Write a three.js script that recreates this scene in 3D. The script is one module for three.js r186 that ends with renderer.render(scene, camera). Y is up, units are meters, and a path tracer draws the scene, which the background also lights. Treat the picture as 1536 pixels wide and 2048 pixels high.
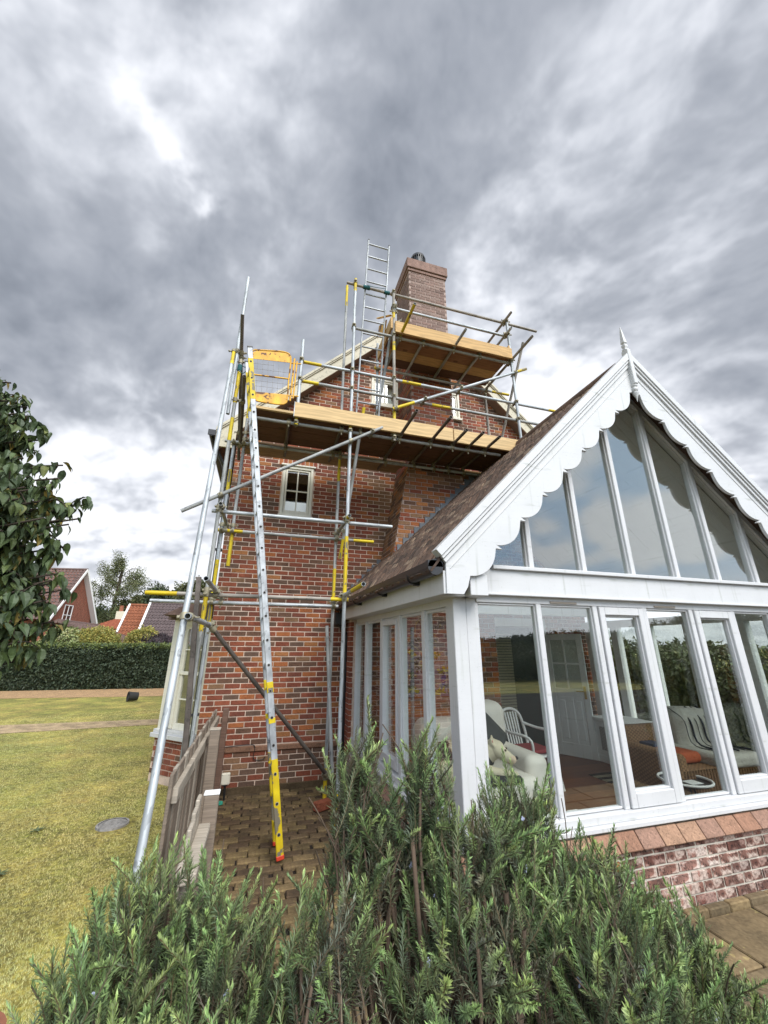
import * as THREE from 'three';
import { mergeGeometries, toCreasedNormals } from 'three/addons/utils/BufferGeometryUtils.js';
import { RoundedBoxGeometry } from 'three/addons/geometries/RoundedBoxGeometry.js';
import { MarchingCubes } from 'three/addons/objects/MarchingCubes.js';

// ───────────────────────── camera, sky, sun, exposure ─────────────────────────
const scene = new THREE.Scene();
const EXPOSURE = 3.1, SKY_GAIN = 0.40, SUN = 1.35;
const camera = new THREE.PerspectiveCamera(105.19, 0.75, 0.05, 1500);
camera.rotation.order = 'YXZ';
camera.position.set(0, 1.955, 0);
camera.rotation.set(THREE.MathUtils.degToRad(18.852), THREE.MathUtils.degToRad(-16.615), THREE.MathUtils.degToRad(0.205));
const renderer = new THREE.WebGLRenderer({ antialias: true });
renderer.toneMapping = THREE.LinearToneMapping;
renderer.toneMappingExposure = EXPOSURE;
renderer.shadowMap.enabled = true;

const sun = new THREE.DirectionalLight(new THREE.Color(1.0, 0.965, 0.91), SUN);
sun.position.set(8, 27, 24);
sun.castShadow = true;
sun.shadow.radius = 80;
sun.shadow.mapSize.set(2048, 2048);
Object.assign(sun.shadow.camera, { left: -30, right: 30, top: 30, bottom: -30, near: 1, far: 120 });
scene.add(sun);

// random numbers and noise
function rng(seed) { let a = seed >>> 0; return () => { a = (a + 0x6d2b79f5) | 0; let t = Math.imul(a ^ (a >>> 15), 1 | a); t = (t + Math.imul(t ^ (t >>> 7), 61 | t)) ^ t; return ((t ^ (t >>> 14)) >>> 0) / 4294967296; }; }
const hash3 = (x, y, z) => { let h = Math.imul(x, 374761393) + Math.imul(y, 668265263) + Math.imul(z, 2147483647 ^ 0x5bd1e995); h = Math.imul(h ^ (h >>> 13), 1274126177); return ((h ^ (h >>> 16)) >>> 0) / 4294967296; };
const sm = (t) => t * t * (3 - 2 * t);
function vnoise(x, y, z = 0, px = 0, py = 0) {           // value noise, periodic in x and y when px, py are given
  const xi = Math.floor(x), yi = Math.floor(y), zi = Math.floor(z), fx = sm(x - xi), fy = sm(y - yi), fz = sm(z - zi);
  const wx = (v) => px ? ((v % px) + px) % px : v, wy = (v) => py ? ((v % py) + py) % py : v;
  const x0 = wx(xi), x1 = wx(xi + 1), y0 = wy(yi), y1 = wy(yi + 1);
  const l = (a, b, t) => a + (b - a) * t;
  const p0 = l(l(hash3(x0, y0, zi), hash3(x1, y0, zi), fx), l(hash3(x0, y1, zi), hash3(x1, y1, zi), fx), fy);
  if (fz === 0) return p0;
  return l(p0, l(l(hash3(x0, y0, zi + 1), hash3(x1, y0, zi + 1), fx), l(hash3(x0, y1, zi + 1), hash3(x1, y1, zi + 1), fx), fy), fz);
}
function fbm(x, y, z, oct, px = 0, py = 0, gain = 0.5) { let s = 0, a = 1, n = 0; for (let i = 0; i < oct; i++) { s += a * vnoise(x, y, z + i * 7, px, py); n += a; a *= gain; x *= 2; y *= 2; px *= 2; py *= 2; } return s / n; }
const clamp = (v, a = 0, b = 1) => Math.min(b, Math.max(a, v));
const mix = (a, b, t) => a + (b - a) * t;
const step = (a, b, v) => sm(clamp((v - a) / (b - a)));

{ // the cloudy sky: air and clouds, computed by direction
  const W = 2048, H = 1024, data = new Float32Array(W * H * 4);
  // broad banks of cloud and thin bright places, by direction: x, y, z, width, strength
  const banks = [[.17, .86, -.48, .20, -.30], [.05, .80, -.60, .18, -.14], [-.39, .575, -.72, .22, -.34], [-.66, .52, -.55, .28, -.22], [.80, .54, -.27, .24, -.40], [.31, .93, -.20, .22, -.26], [.10, .99, .05, .4, -.15],
[-.315, .84, -.44, .020, .04], [-.285, .835, -.47, .024, .05], [-.26, .825, -.50, .020, .10], [-.235, .815, -.53, .022, .13], [-.21, .805, -.555, .024, .12], [-.185, .79, -.585, .026, .11], [-.16, .775, -.61, .03, .10], [-.02, .92, -.38, .20, .16], [.36, .80, -.48, .13, .22], [.52, .60, -.61, .17, .30], [.58, .50, -.64, .17, .26], [.66, .70, -.28, .12, .22],
    [-.25, .15, -.95, .24, .30], [-.36, .27, -.90, .20, .34], [.2, .2, -.96, .3, .35], [.85, .2, -.5, .35, .30], [-.55, .80, -.22, .22, .06],
    [-.5, .45, .75, .5, .35], [.55, .5, .65, .5, .50], [.2, .6, .8, .6, .50], [.3, .2, .93, .6, .45], [.7, .15, .7, .5, .40], [-.85, .3, .3, .4, .05], [.9, .3, .3, .5, .18]];
  for (const b of banks) { const l = Math.hypot(b[0], b[1], b[2]); b[0] /= l; b[1] /= l; b[2] /= l; }
  for (let j = 0; j < H; j++) {
    const el = ((j + .5) / H - .5) * Math.PI, y = Math.sin(el), c = Math.cos(el);
    for (let i = 0; i < W; i++) {
      const az = ((i + .5) / W - .5) * 2 * Math.PI, x = c * Math.cos(az), z = c * Math.sin(az), o = (j * W + i) * 4;
      let r, g, b;
      if (y < -.02) { const v = .16 + .05 * fbm(x * 6, z * 6, 3, 3); r = v * 1.0; g = v * 1.0; b = v * .8; }
      else {
        const k = 1 / (Math.max(y, 0) + .30), X = x * k * 1.25, Z = z * k * 1.25;
        const ca = .82, sa = .57, u = X * ca + Z * sa, v = -X * sa + Z * ca;           // streets of cloud along one wind
        const wx = fbm(X * 1.6 + 5, Z * 1.6, 1, 4) - .5, wz = fbm(X * 1.6, Z * 1.6 + 9, 2, 4) - .5;
        const big = fbm(u * 1.25 + wx * 1.3 + 3.7, v * 1.7 + wz * 1.3 + 1.3, 4, 5) - .5;
        const mid = fbm(u * 3.7 + wx * 1.5, v * 4.9 + wz * 1.5, 5, 6, 0, 0, .55) - .5;
        const fine = fbm(u * 12 + wx * 2.5, v * 15 + wz * 2.5, 6, 5, 0, 0, .6) - .5;
        const rid = 1 - Math.abs(2 * fbm(u * 4.2 + wx * 2 + 2, v * 5.4 + wz * 2, 9, 6, 0, 0, .55) - 1), wisp = (rid - .72) * .42;
        let t = .65 + big * .64 + mid * .74 + fine * .54 + wisp;
        for (const q of banks) { const d = 1 - (x * q[0] + y * q[1] + z * q[2]), s = q[3] * q[3]; if (d < s * 5) { const w = Math.exp(-d / (s * .5) ) * q[4]; t += w * (q[3] < .1 ? .25 + 2.1 * clamp(.22 + mid * 2.2 + fine * 3.2 + wisp * 2) : .8 + .9 * (mid + .25) + .5 * fine); } }
        t = clamp(t, -.1, 1.25);
        const lum = t < .5 ? mix(.22, .40, clamp(t / .5)) : mix(.40, .90, Math.pow(clamp((t - .5) / .62), 1.2));
        const cool = clamp(1.05 - t * .75, 0, 1);
        r = lum * mix(1.0, .84, cool); g = lum * mix(1.0, .935, cool); b = lum * mix(1.02, 1.12, cool);
        const hz = Math.exp(-Math.max(y, 0) * 9) * .25; r = mix(r, .80, hz); g = mix(g, .82, hz); b = mix(b, .86, hz);
        if (z > .1) { const blue = step(.08, .4, z) * step(.44, .60, fbm(u * 1.7 + 11, v * 2.2 + 4, 8, 4)) * step(.05, .2, y); r = mix(r, .30, blue * .7); g = mix(g, .52, blue * .7); b = mix(b, .78, blue * .7); }
      }
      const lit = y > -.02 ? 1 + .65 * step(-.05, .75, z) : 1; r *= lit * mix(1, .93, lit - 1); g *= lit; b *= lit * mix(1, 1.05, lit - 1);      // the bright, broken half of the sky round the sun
      data[o] = r * SKY_GAIN; data[o + 1] = g * SKY_GAIN; data[o + 2] = b * SKY_GAIN; data[o + 3] = 1;
    }
  }
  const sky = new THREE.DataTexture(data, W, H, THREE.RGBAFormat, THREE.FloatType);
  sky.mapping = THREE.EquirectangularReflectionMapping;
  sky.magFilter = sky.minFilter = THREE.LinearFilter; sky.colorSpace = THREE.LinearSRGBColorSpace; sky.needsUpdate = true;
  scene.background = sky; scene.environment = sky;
}

// ───────────────────────── textures and materials ─────────────────────────
function tex(n, f, { srgb = false, ratio = 1, repeat = 1 } = {}) {    // f(u, v) -> grey or [r, g, b] in 0..1, tiles in u and v
  const w = n, h = Math.round(n * ratio), d = new Uint8Array(w * h * 4);
  for (let j = 0; j < h; j++) for (let i = 0; i < w; i++) { const v = f(i / w, j / h), o = (j * w + i) * 4, a = typeof v === 'number' ? [v, v, v] : v; for (let k = 0; k < 3; k++) d[o + k] = clamp(a[k]) * 255; d[o + 3] = 255; }
  const t = new THREE.DataTexture(d, w, h, THREE.RGBAFormat); t.wrapS = t.wrapT = THREE.RepeatWrapping; t.magFilter = THREE.LinearFilter; t.minFilter = THREE.LinearMipmapLinearFilter; t.generateMipmaps = true;
  if (srgb) t.colorSpace = THREE.SRGBColorSpace; t.repeat.set(repeat, repeat); t.needsUpdate = true; return t;
}
const fb = (u, v, s, o, sx = s, sy = s, g = .5) => fbm(u * sx, v * sy, s * 3.1 + sx, o, sx, sy, g);
const speck = (u, v, n, z) => hash3(Math.floor(u * n), Math.floor(v * n), z);
// grey maps multiply a material's colour
const tBrick = tex(512, (u, v) => { const a = fb(u, v, 6, 4), b = fb(u, v, 40, 3), p = fb(u, v, 90, 2); return clamp(.50 + .48 * a + .40 * (b - .5) - (p < .27 ? .28 : 0) + (fb(u, v, 23, 2) > .73 ? .22 : 0)); });
const tOldBrick = tex(512, (u, v) => { const a = fb(u, v, 9, 5), b = fb(u, v, 34, 4), w = step(.42, .62, fb(u, v, 11, 5)) * (.45 + .8 * fb(u, v, 50, 3)), d = fb(u, v, 50, 3) < .36 ? .6 : 1, k = (.6 + .8 * (a - .2)) * d; return [mix(.52 * k, .74, w * .9), mix(.375 * k, .69, w * .9), mix(.335 * k, .66, w * .9)]; }, { srgb: true });
const tBrickB = tex(512, (u, v) => .5 + .5 * (fb(u, v, 50, 4) - .5) - (fb(u, v, 90, 2) < .27 ? .35 : 0));
const tMortar = tex(512, (u, v) => .62 + .5 * (fb(u, v, 8, 4) - .35) + .2 * (fb(u, v, 100, 2) - .5));
const tPaint = tex(1024, (u, v) => { const run = fb(u, v, 3, 5, 26, 2), st = fb(u, v, 5, 5), gr = fb(u, v, 3, 5, 6, 90), ck = fb(u, v, 11, 4, 4, 34), k = .94 + .14 * (st - .5) + .05 * (gr - .5), d = (run > .64 ? .20 * (run - .64) / .2 : 0) + (ck > .74 ? .16 * (ck - .74) / .1 : 0) + (fb(u, v, 70, 2) > .84 ? .12 : 0), g = clamp((fb(u, v, 4, 4) - .55) * 1.2); return [k - d - .05 * g, k - d * .95 - .02 * g, k - d * 1.15 - .09 * g]; });
const tGalv = tex(512, (u, v) => { const a = fb(u, v, 9, 4), s = fb(u, v, 4, 4, 30, 4); return clamp(.52 + .65 * (a - .3) + .35 * (s - .5) - (fb(u, v, 30, 3) > .70 ? .22 : 0)); });
const tGalvR = tex(256, (u, v) => .45 + .4 * fb(u, v, 12, 4));
const tYellow = tex(256, (u, v) => { const a = fb(u, v, 10, 5); return a > .62 ? [.45, .42, .36] : [.80 - .2 * (a - .4), .70 - .22 * (a - .4), .07]; }, { srgb: true });
const tGate = tex(256, (u, v) => { const a = fb(u, v, 9, 5), b = fb(u, v, 30, 3); return a > .66 || b > .78 ? [.36, .21, .10] : [.86 - .3 * (a - .4), .66 - .3 * (a - .4), .20]; }, { srgb: true });
const tWood = tex(512, (u, v) => { const w = fb(u, v, 3, 3, 2, 12), ring = .5 + .5 * Math.sin((v * 22 + w * 9) * 2 * Math.PI / 2), g = fb(u, v, 7, 4, 4, 120); const kn = fb(u, v, 5, 2, 5, 10); return clamp(.66 + .16 * ring + .34 * (g - .5) - (kn > .80 ? .3 : 0)); });
const tWeather = tex(512, (u, v) => { const g = fb(u, v, 7, 4, 5, 160), s = fb(u, v, 6, 4, 4, 10); return clamp(.42 + .6 * (g - .25) + .35 * (s - .3)); });
const tTile = tex(256, (u, v) => clamp(.45 + .75 * (fb(u, v, 8, 5) - .25) + (fb(u, v, 24, 3) > .70 ? .25 : 0)));
const tCream = tex(512, (u, v) => { const a = fb(u, v, 7, 5), b = fb(u, v, 30, 3); return clamp(.86 - (a > .56 ? .5 * (a - .56) : 0) - (b > .68 ? .22 : 0)); });
const tStone = tex(512, (u, v) => { const a = fb(u, v, 5, 5), b = fb(u, v, 60, 3), l = fb(u, v, 14, 3); return [.60 * (.55 + .7 * a) + .18 * (b - .5) + (l > .70 ? .10 : 0), .54 * (.55 + .7 * a) + .18 * (b - .5) + (l > .70 ? .11 : 0), .45 * (.5 + .7 * a) + .16 * (b - .5) + (l > .70 ? .05 : 0)]; }, { srgb: true });
const tStoneB = tex(512, (u, v) => .5 + .4 * (fb(u, v, 40, 4) - .5) + .5 * (fb(u, v, 8, 4) - .5));
const tGravel = tex(512, (u, v) => { const c = speck(u, v, 128, 1), a = fb(u, v, 70, 2), m = fb(u, v, 6, 3); const k = .55 + .4 * c * a * 1.6 + .2 * (m - .5); return [.80 * k, .66 * k, .50 * k]; }, { srgb: true });
const tSoil = tex(256, (u, v) => { const k = .4 + .6 * fb(u, v, 30, 4) - (fb(u, v, 60, 2) > .72 ? -.2 : .05); return [.26 * k, .19 * k, .15 * k]; }, { srgb: true });
const tLawn = tex(1024, (u, v) => { const a = fb(u, v, 7, 5), b = fb(u, v, 28, 4), f = fb(u, v, 220, 2), s = fb(u, v, 13, 4); const dry = clamp(.22 + 1.5 * (a - .45) + .8 * (b - .5)), k = .74 + .5 * (f - .5) + .45 * (s - .5); return [mix(.58, .82, dry) * k, mix(.60, .74, dry) * k, mix(.30, .44, dry) * k]; }, { srgb: true });
const tLawnB = tex(512, (u, v) => .5 * fb(u, v, 200, 2) + .5 * fb(u, v, 60, 3));
const tFloor = tex(512, (u, v) => { const pl = Math.floor(v * 8), o = speck(pl * .13, .5, 97, 4), g = fb(u, v, 5, 4, 4, 90); const e = (v * 8) % 1 < .03 || ((u + o) * 2) % 1 < .006 ? .72 : 1; return [(.40 + .25 * (g - .5) + .1 * o) * e, (.24 + .2 * (g - .5) + .06 * o) * e, (.16 + .14 * (g - .5)) * e]; }, { srgb: true });
const tCloth = tex(256, (u, v) => { const a = Math.sin(u * 2 * Math.PI * 64) * Math.sin(v * 2 * Math.PI * 64); return clamp(.86 + .05 * a + .2 * (fb(u, v, 6, 4) - .5)); });
const tWicker = tex(256, (u, v) => { const i = Math.floor(u * 32), w = Math.abs(Math.sin(v * Math.PI * 24 + (i % 2) * Math.PI / 2)), r = Math.abs(Math.sin(u * Math.PI * 32)); const k = .35 + .65 * w * (.4 + .6 * r); return k * (.8 + .4 * fb(u, v, 9, 3)); });
const tFarBrick = tex(512, (u, v) => { const row = Math.floor(v * 32), x = u * 12 + (row % 2) * .5, c = speck(Math.floor(x) / 13, row / 37, 509, 7), m = (v * 32) % 1 < .16 || x % 1 < .06; const k = .75 + .5 * c; return m ? [.74, .62, .53] : [.58 * k, .33 * k, .26 * k]; }, { srgb: true });
const tBump = tex(256, (u, v) => fb(u, v, 16, 5));
const tLead = tex(256, (u, v) => clamp(.45 + .6 * (fb(u, v, 6, 5) - .2) + (fb(u, v, 20, 3) > .72 ? .4 : 0)));

const C = (r, g, b) => new THREE.Color().setRGB(r, g, b);
function mat(color, o = {}) { const { phys, ...rest } = o; const m = new (phys ? THREE.MeshPhysicalMaterial : THREE.MeshStandardMaterial)({ color: Array.isArray(color) ? C(...color) : color, roughness: .85, ...rest }); return m; }
const M = {
  mortar: mat([.80, .62, .50], { map: tMortar, bumpMap: tMortar, bumpScale: .002, roughness: 1 }),
  stackMortar: mat([.50, .38, .33], { map: tMortar, bumpMap: tMortar, bumpScale: .003, roughness: 1 }),
  oldMortar: mat([.74, .68, .58], { map: tMortar, bumpMap: tMortar, bumpScale: .003, roughness: 1 }),
  brickAny: mat([1, 1, 1], { map: tBrick, bumpMap: tBrickB, bumpScale: .003, roughness: .95 }),
  oldBrickAny: mat([1, 1, 1], { map: tOldBrick, bumpMap: tBrickB, bumpScale: .004, roughness: .95 }),
  white: mat([.60, .602, .61], { map: tPaint, roughness: .42, bumpMap: tBump, bumpScale: .0006 }),
  whitePlain: mat([.78, .78, .77], { roughness: .5 }),
  inner: mat([.86, .86, .84], { map: tPaint, roughness: .7 }),
  stone: mat([.60, .55, .42], { map: tCream, roughness: .6 }),
  soffit: mat([.36, .27, .20], { map: tWeather, roughness: .8 }),
  cream: mat([.76, .73, .62], { map: tPaint, roughness: .5 }),
  glass: mat([.96, .985, .97], { phys: true, transmission: 1, thickness: 0, roughness: 0, ior: 1.95 }),
  galv: mat([.60, .64, .67], { map: tGalv, metalness: .35, roughness: .6, bumpMap: tBump, bumpScale: .0004 }),
  galvDull: mat([.50, .51, .50], { map: tGalv, metalness: .25, roughness: .7 }),
  galvBrown: mat([.46, .42, .37], { map: tGalv, metalness: .2, roughness: .75, bumpMap: tBump, bumpScale: .0006 }),
  galvDark: mat([.20, .17, .15], { map: tGalv, metalness: .45, roughness: .6 }),
  alu: mat([.62, .65, .68], { map: tGalv, metalness: .35, roughness: .55 }),
  yellow: mat([1, 1, 1], { map: tYellow, roughness: .6 }),
  gate: mat([1, 1, 1], { map: tGate, roughness: .6 }),
  coupler: mat([.42, .38, .27], { map: tGalv, metalness: .4, roughness: .6 }),
  board: mat([.66, .42, .18], { map: tWood, roughness: .8, bumpMap: tWood, bumpScale: .001 }),
  boardPale: mat([.74, .52, .26], { map: tWood, roughness: .8, bumpMap: tWood, bumpScale: .001 }),
  boardDark: mat([.17, .085, .05], { map: tWood, roughness: .9, bumpMap: tWood, bumpScale: .001 }),
  fence: mat([.34, .27, .21], { map: tWeather, roughness: .95, bumpMap: tWeather, bumpScale: .0015 }),
  fencePale: mat([.56, .49, .40], { map: tWeather, roughness: .95, bumpMap: tWeather, bumpScale: .0015 }),
  fenceBrown: mat([.25, .15, .11], { map: tWeather, roughness: .95, bumpMap: tWeather, bumpScale: .0015 }),
  black: mat([.018, .018, .02], { roughness: .35 }),
  blackMatt: mat([.02, .02, .02], { roughness: .8 }),
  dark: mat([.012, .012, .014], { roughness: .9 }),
  lead: mat([.20, .22, .25], { map: tLead, metalness: .25, roughness: .65, bumpMap: tLead, bumpScale: .003 }),
  tile: mat([1, 1, 1], { map: tTile, bumpMap: tTile, bumpScale: .004, roughness: 1 }),
  roofUnder: mat([.10, .075, .055], { map: tTile, roughness: 1 }),
  paving: mat([1, 1, 1], { map: tStone, bumpMap: tStoneB, bumpScale: .006, roughness: .92 }),
  joint: mat([.5, .48, .45], { map: tSoil, roughness: 1, bumpMap: tSoil, bumpScale: .006 }),
  gravel: mat([1.25, 1.2, 1.1], { map: tGravel, bumpMap: tGravel, bumpScale: .01, roughness: 1 }),
  path: mat([1.25, 1.15, 1.15], { map: tStone, bumpMap: tStoneB, bumpScale: .008, roughness: 1 }),
  lawn: mat([1.18, 1.10, .92], { map: tLawn, bumpMap: tLawnB, bumpScale: .02, roughness: 1 }),
  floor: mat([.9, .8, .75], { map: tFloor, roughness: .45 }),
  cloth: mat([.80, .75, .68], { map: tCloth, bumpMap: tBump, bumpScale: .004, roughness: 1 }),
  clothWhite: mat([.74, .71, .66], { map: tCloth, roughness: 1 }),
  wicker: mat([.30, .16, .07], { map: tWicker, bumpMap: tWicker, bumpScale: .003, roughness: .8 }),
  terracotta: mat([.42, .16, .09], { map: tTile, roughness: .9 }),
  bark: mat([.10, .075, .055], { map: tWeather, bumpMap: tWeather, bumpScale: .004, roughness: 1 }),
  twig: mat([.16, .11, .075], { map: tWeather, roughness: 1 }),
  leafy: new THREE.MeshPhysicalMaterial({ color: C(1, 1, 1), vertexColors: true, roughness: .62, transmission: .12, thickness: 0, side: THREE.DoubleSide }),
  needle: new THREE.MeshPhysicalMaterial({ color: C(1, 1, 1), vertexColors: true, roughness: .5, side: THREE.DoubleSide }),
  rope: mat([.02, .10, .11], { roughness: .9 }),
  orange: mat([.55, .05, .02], { roughness: .5 }),
  ironGrey: mat([.42, .40, .38], { map: tGalv, roughness: .7 }),
};

// ───────────────────────── helpers ─────────────────────────
const V3 = (x, y, z) => new THREE.Vector3(x, y, z);
function boxUV(g) {      // uv in metres by each face's main direction
  const p = g.attributes.position, n = g.attributes.normal, uv = new Float32Array(p.count * 2);
  for (let i = 0; i < p.count; i++) {
    const ax = Math.abs(n.getX(i)), ay = Math.abs(n.getY(i)), az = Math.abs(n.getZ(i)), x = p.getX(i), y = p.getY(i), z = p.getZ(i);
    if (ay >= ax && ay >= az) { uv[2 * i] = x; uv[2 * i + 1] = z; } else if (ax >= az) { uv[2 * i] = z; uv[2 * i + 1] = y; } else { uv[2 * i] = x; uv[2 * i + 1] = y; }
  }
  g.setAttribute('uv', new THREE.BufferAttribute(uv, 2)); return g;
}
function prep(g, keepUV) {
  let q = g.index ? g.toNonIndexed() : g;
  for (const k of Object.keys(q.attributes)) if (!['position', 'normal', 'uv'].includes(k)) q.deleteAttribute(k);
  if (!q.attributes.normal) q.computeVertexNormals();
  q.morphAttributes = {};
  if (!keepUV) boxUV(q); else if (!q.attributes.uv) boxUV(q);
  return q;
}
const usedNames = new Map();
function numbered(name) { const n = usedNames.get(name) ?? 0; usedNames.set(name, n + 1); return n ? name + '_' + String(n).padStart(3, '0') : name; }
function mesh(name, geoms, material, parent, keepUV = false) {
  const list = (Array.isArray(geoms) ? geoms : [geoms]).map((g) => prep(g, keepUV));
  const m = new THREE.Mesh(list.length === 1 ? list[0] : mergeGeometries(list), material);
  m.name = parent ? name : numbered(name); m.castShadow = m.receiveShadow = true;
  (parent ?? scene).add(m); return m;
}
function tag(o, label, category, group) { o.userData.label = label; o.userData.category = category; if (group) o.userData.group = group; return o; }
function thing(name, label, category, pos = [0, 0, 0], turn = 0, group) { const o = new THREE.Group(); o.name = numbered(name); o.position.set(...pos); o.rotation.y = turn; scene.add(o); return tag(o, label, category, group); }
function part(name, parent) { const o = new THREE.Group(); o.name = name; parent.add(o); return o; }
const struct = (name, g, m, keep) => { const o = mesh(name, g, m, null, keep); o.userData.kind = 'structure'; return o; };
const box = (x0, x1, y0, y1, z0, z1) => new THREE.BoxGeometry(x1 - x0, y1 - y0, z1 - z0).translate((x0 + x1) / 2, (y0 + y1) / 2, (z0 + z1) / 2);
function cbox(x0, x1, y0, y1, z0, z1, b = .004) {   // box with chamfered edges
  const w = (x1 - x0) / 2, h = (y1 - y0) / 2, d = (z1 - z0) / 2; b = Math.min(b, w * .45, h * .45, d * .45);
  const P = [], N = [], quad = (a, c, e, f) => { const n = new THREE.Vector3().crossVectors(V3(...c).sub(V3(...a)), V3(...e).sub(V3(...a))).normalize(); for (const v of [a, c, e, a, e, f]) { P.push(...v); N.push(n.x, n.y, n.z); } };
  const tri = (a, c, e) => { const n = new THREE.Vector3().crossVectors(V3(...c).sub(V3(...a)), V3(...e).sub(V3(...a))).normalize(); for (const v of [a, c, e]) { P.push(...v); N.push(n.x, n.y, n.z); } };
  const X = w - b, Y = h - b, Z = d - b;
  for (const s of [-1, 1]) {
    const f = (l) => s > 0 ? l : l.reverse();
    quad(...f([[s * w, -Y, -Z], [s * w, Y, -Z], [s * w, Y, Z], [s * w, -Y, Z]]));
    quad(...f([[-X, s * h, -Z], [-X, s * h, Z], [X, s * h, Z], [X, s * h, -Z]]));
    quad(...f([[-X, -Y, s * d], [X, -Y, s * d], [X, Y, s * d], [-X, Y, s * d]]));
    for (const t of [-1, 1]) {
      const q = (l) => s * t > 0 ? l : l.reverse();
      quad(...q([[s * w, t * Y, -Z], [s * X, t * h, -Z], [s * X, t * h, Z], [s * w, t * Y, Z]]));
      quad(...q([[-X, s * h, t * Z], [-X, s * Y, t * d], [X, s * Y, t * d], [X, s * h, t * Z]]));
      quad(...q([[s * X, -Y, t * d], [s * w, -Y, t * Z], [s * w, Y, t * Z], [s * X, Y, t * d]]));
      for (const r of [-1, 1]) { const a = [[s * w, t * Y, r * Z], [s * X, t * h, r * Z], [s * X, t * Y, r * d]]; tri(...(s * t * r > 0 ? a : a.reverse())); }
    }
  }
  const g = new THREE.BufferGeometry(); g.setAttribute('position', new THREE.Float32BufferAttribute(P, 3)); g.setAttribute('normal', new THREE.Float32BufferAttribute(N, 3));
  return g.translate((x0 + x1) / 2, (y0 + y1) / 2, (z0 + z1) / 2);
}
function rod(a, b, r, seg = 10, r2 = r) { const d = b.clone().sub(a), l = d.length(); return new THREE.CylinderGeometry(r2, r, l, seg).translate(0, l / 2, 0).applyQuaternion(new THREE.Quaternion().setFromUnitVectors(V3(0, 1, 0), d.divideScalar(l))).translate(a.x, a.y, a.z); }
function beam(a, b, w, h, up = V3(0, 1, 0), ch = .004) {   // chamfered bar from a to b, w across, h along up
  const d = b.clone().sub(a), l = d.length(), z = d.normalize(), x = new THREE.Vector3().crossVectors(up, z).normalize(), y = new THREE.Vector3().crossVectors(z, x);
  return cbox(-w / 2, w / 2, -h / 2, h / 2, 0, l, ch).applyMatrix4(new THREE.Matrix4().makeBasis(x, y, z).setPosition(a));
}
function tube(pts, r, seg = 16, rad = 7) { return new THREE.TubeGeometry(new THREE.CatmullRomCurve3(pts.map((p) => V3(...p))), seg, r, rad); }
function extrude(pts, depth, bevel = 0) { const s = new THREE.Shape(pts.map((p) => new THREE.Vector2(p[0], p[1]))); return new THREE.ExtrudeGeometry(s, { depth, bevelEnabled: bevel > 0, bevelSize: bevel, bevelThickness: bevel, bevelSegments: 1, bevelOffset: -bevel, curveSegments: 4 }); }
function lathe(pts, seg = 14) { return toCreasedNormals(new THREE.LatheGeometry(pts.map((p) => new THREE.Vector2(p[0], p[1])), seg), .7); }
function instanced(name, geo, material, list, parent, kind = 'stuff') {     // list of [Matrix4, Color?]
  const m = new THREE.InstancedMesh(geo, material, list.length); m.name = parent ? name : numbered(name);
  list.forEach(([x, c], i) => { m.setMatrixAt(i, x); if (c) m.setColorAt(i, c); });
  m.castShadow = m.receiveShadow = true; if (kind) m.userData.kind = kind; (parent ?? scene).add(m); return m;
}
function colored(g, f) { const p = g.attributes.position, c = new Float32Array(p.count * 3); for (let i = 0; i < p.count; i++) { const v = f(p.getX(i), p.getY(i), p.getZ(i), i); c.set(v, i * 3); } g.setAttribute('color', new THREE.BufferAttribute(c, 3)); return g; }
const basisAt = (x, y, z, pos) => new THREE.Matrix4().makeBasis(x, y, z).setPosition(pos);

// ───────────────────────── bricks ─────────────────────────
// a brick whose face lies at z = 0 and whose body runs back from it; corners a little worn, uv from a place of its own in the map
function brickGeo(L, H, D, seed, worn = .004) {
  const r = rng(seed), g = cbox(-L / 2, L / 2, -H / 2, H / 2, -D, 0, worn), p = g.attributes.position;
  for (let i = 0; i < p.count; i++) { const k = hash3(Math.round(p.getX(i) * 900), Math.round(p.getY(i) * 900), seed); p.setX(i, p.getX(i) + (k - .5) * .0035); p.setY(i, p.getY(i) + (hash3(Math.round(p.getX(i) * 90), Math.round(p.getY(i) * 900), seed + 5) - .5) * .003); }
  boxUV(g); const u0 = r(), v0 = r(), uv = g.attributes.uv; for (let i = 0; i < uv.count; i++) uv.setXY(i, uv.getX(i) * 1.6 + u0, uv.getY(i) * 1.6 + v0);
  return g;
}
const BL = .2124, BH = .0641, COURSE = .0741, PITCH = .2224;
const stretchers = [0, 1, 2, 3, 4, 5].map((i) => brickGeo(BL, BH, .05, 11 + i));
const RED = [[.345, .100, .052], [.29, .083, .046], [.24, .077, .048], [.19, .100, .064], [.16, .095, .066], [.45, .15, .052], [.45, .185, .068], [.30, .165, .09]];
const GREYED = [[.95, .82, .76], [.80, .76, .74], [1.1, 1.05, 1.0], [1.3, 1.32, 1.3], [1.0, .95, .9], [.72, .56, .52], [1.45, 1.5, 1.5]];
const brickMats = RED.map((c) => mat(c, { map: tBrick, bumpMap: tBrickB, bumpScale: .003, roughness: .95 }));
const greyMats = GREYED.map((c) => mat(c, { map: tOldBrick, bumpMap: tBrickB, bumpScale: .004, roughness: .95 }));
function pickRed(x, y, r, warm = 0) {      // darker and browner in drifts, some orange
  const d = fbm(x * .8 + 3, y * .8, 2, 3) - .5, o = fbm(x * .5 + 9, y * .6, 5, 2) - .5 + warm, k = r();
  if (k < .10 + .55 * Math.max(0, o)) return k < .05 ? 6 : 5;
  if (k < .30 + .55 * d + .1) return 3 + (r() < .45 ? 1 : 0);
  if (k > .95) return 7;
  return r() < .38 ? 0 : r() < .6 ? 1 : 2;
}
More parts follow.
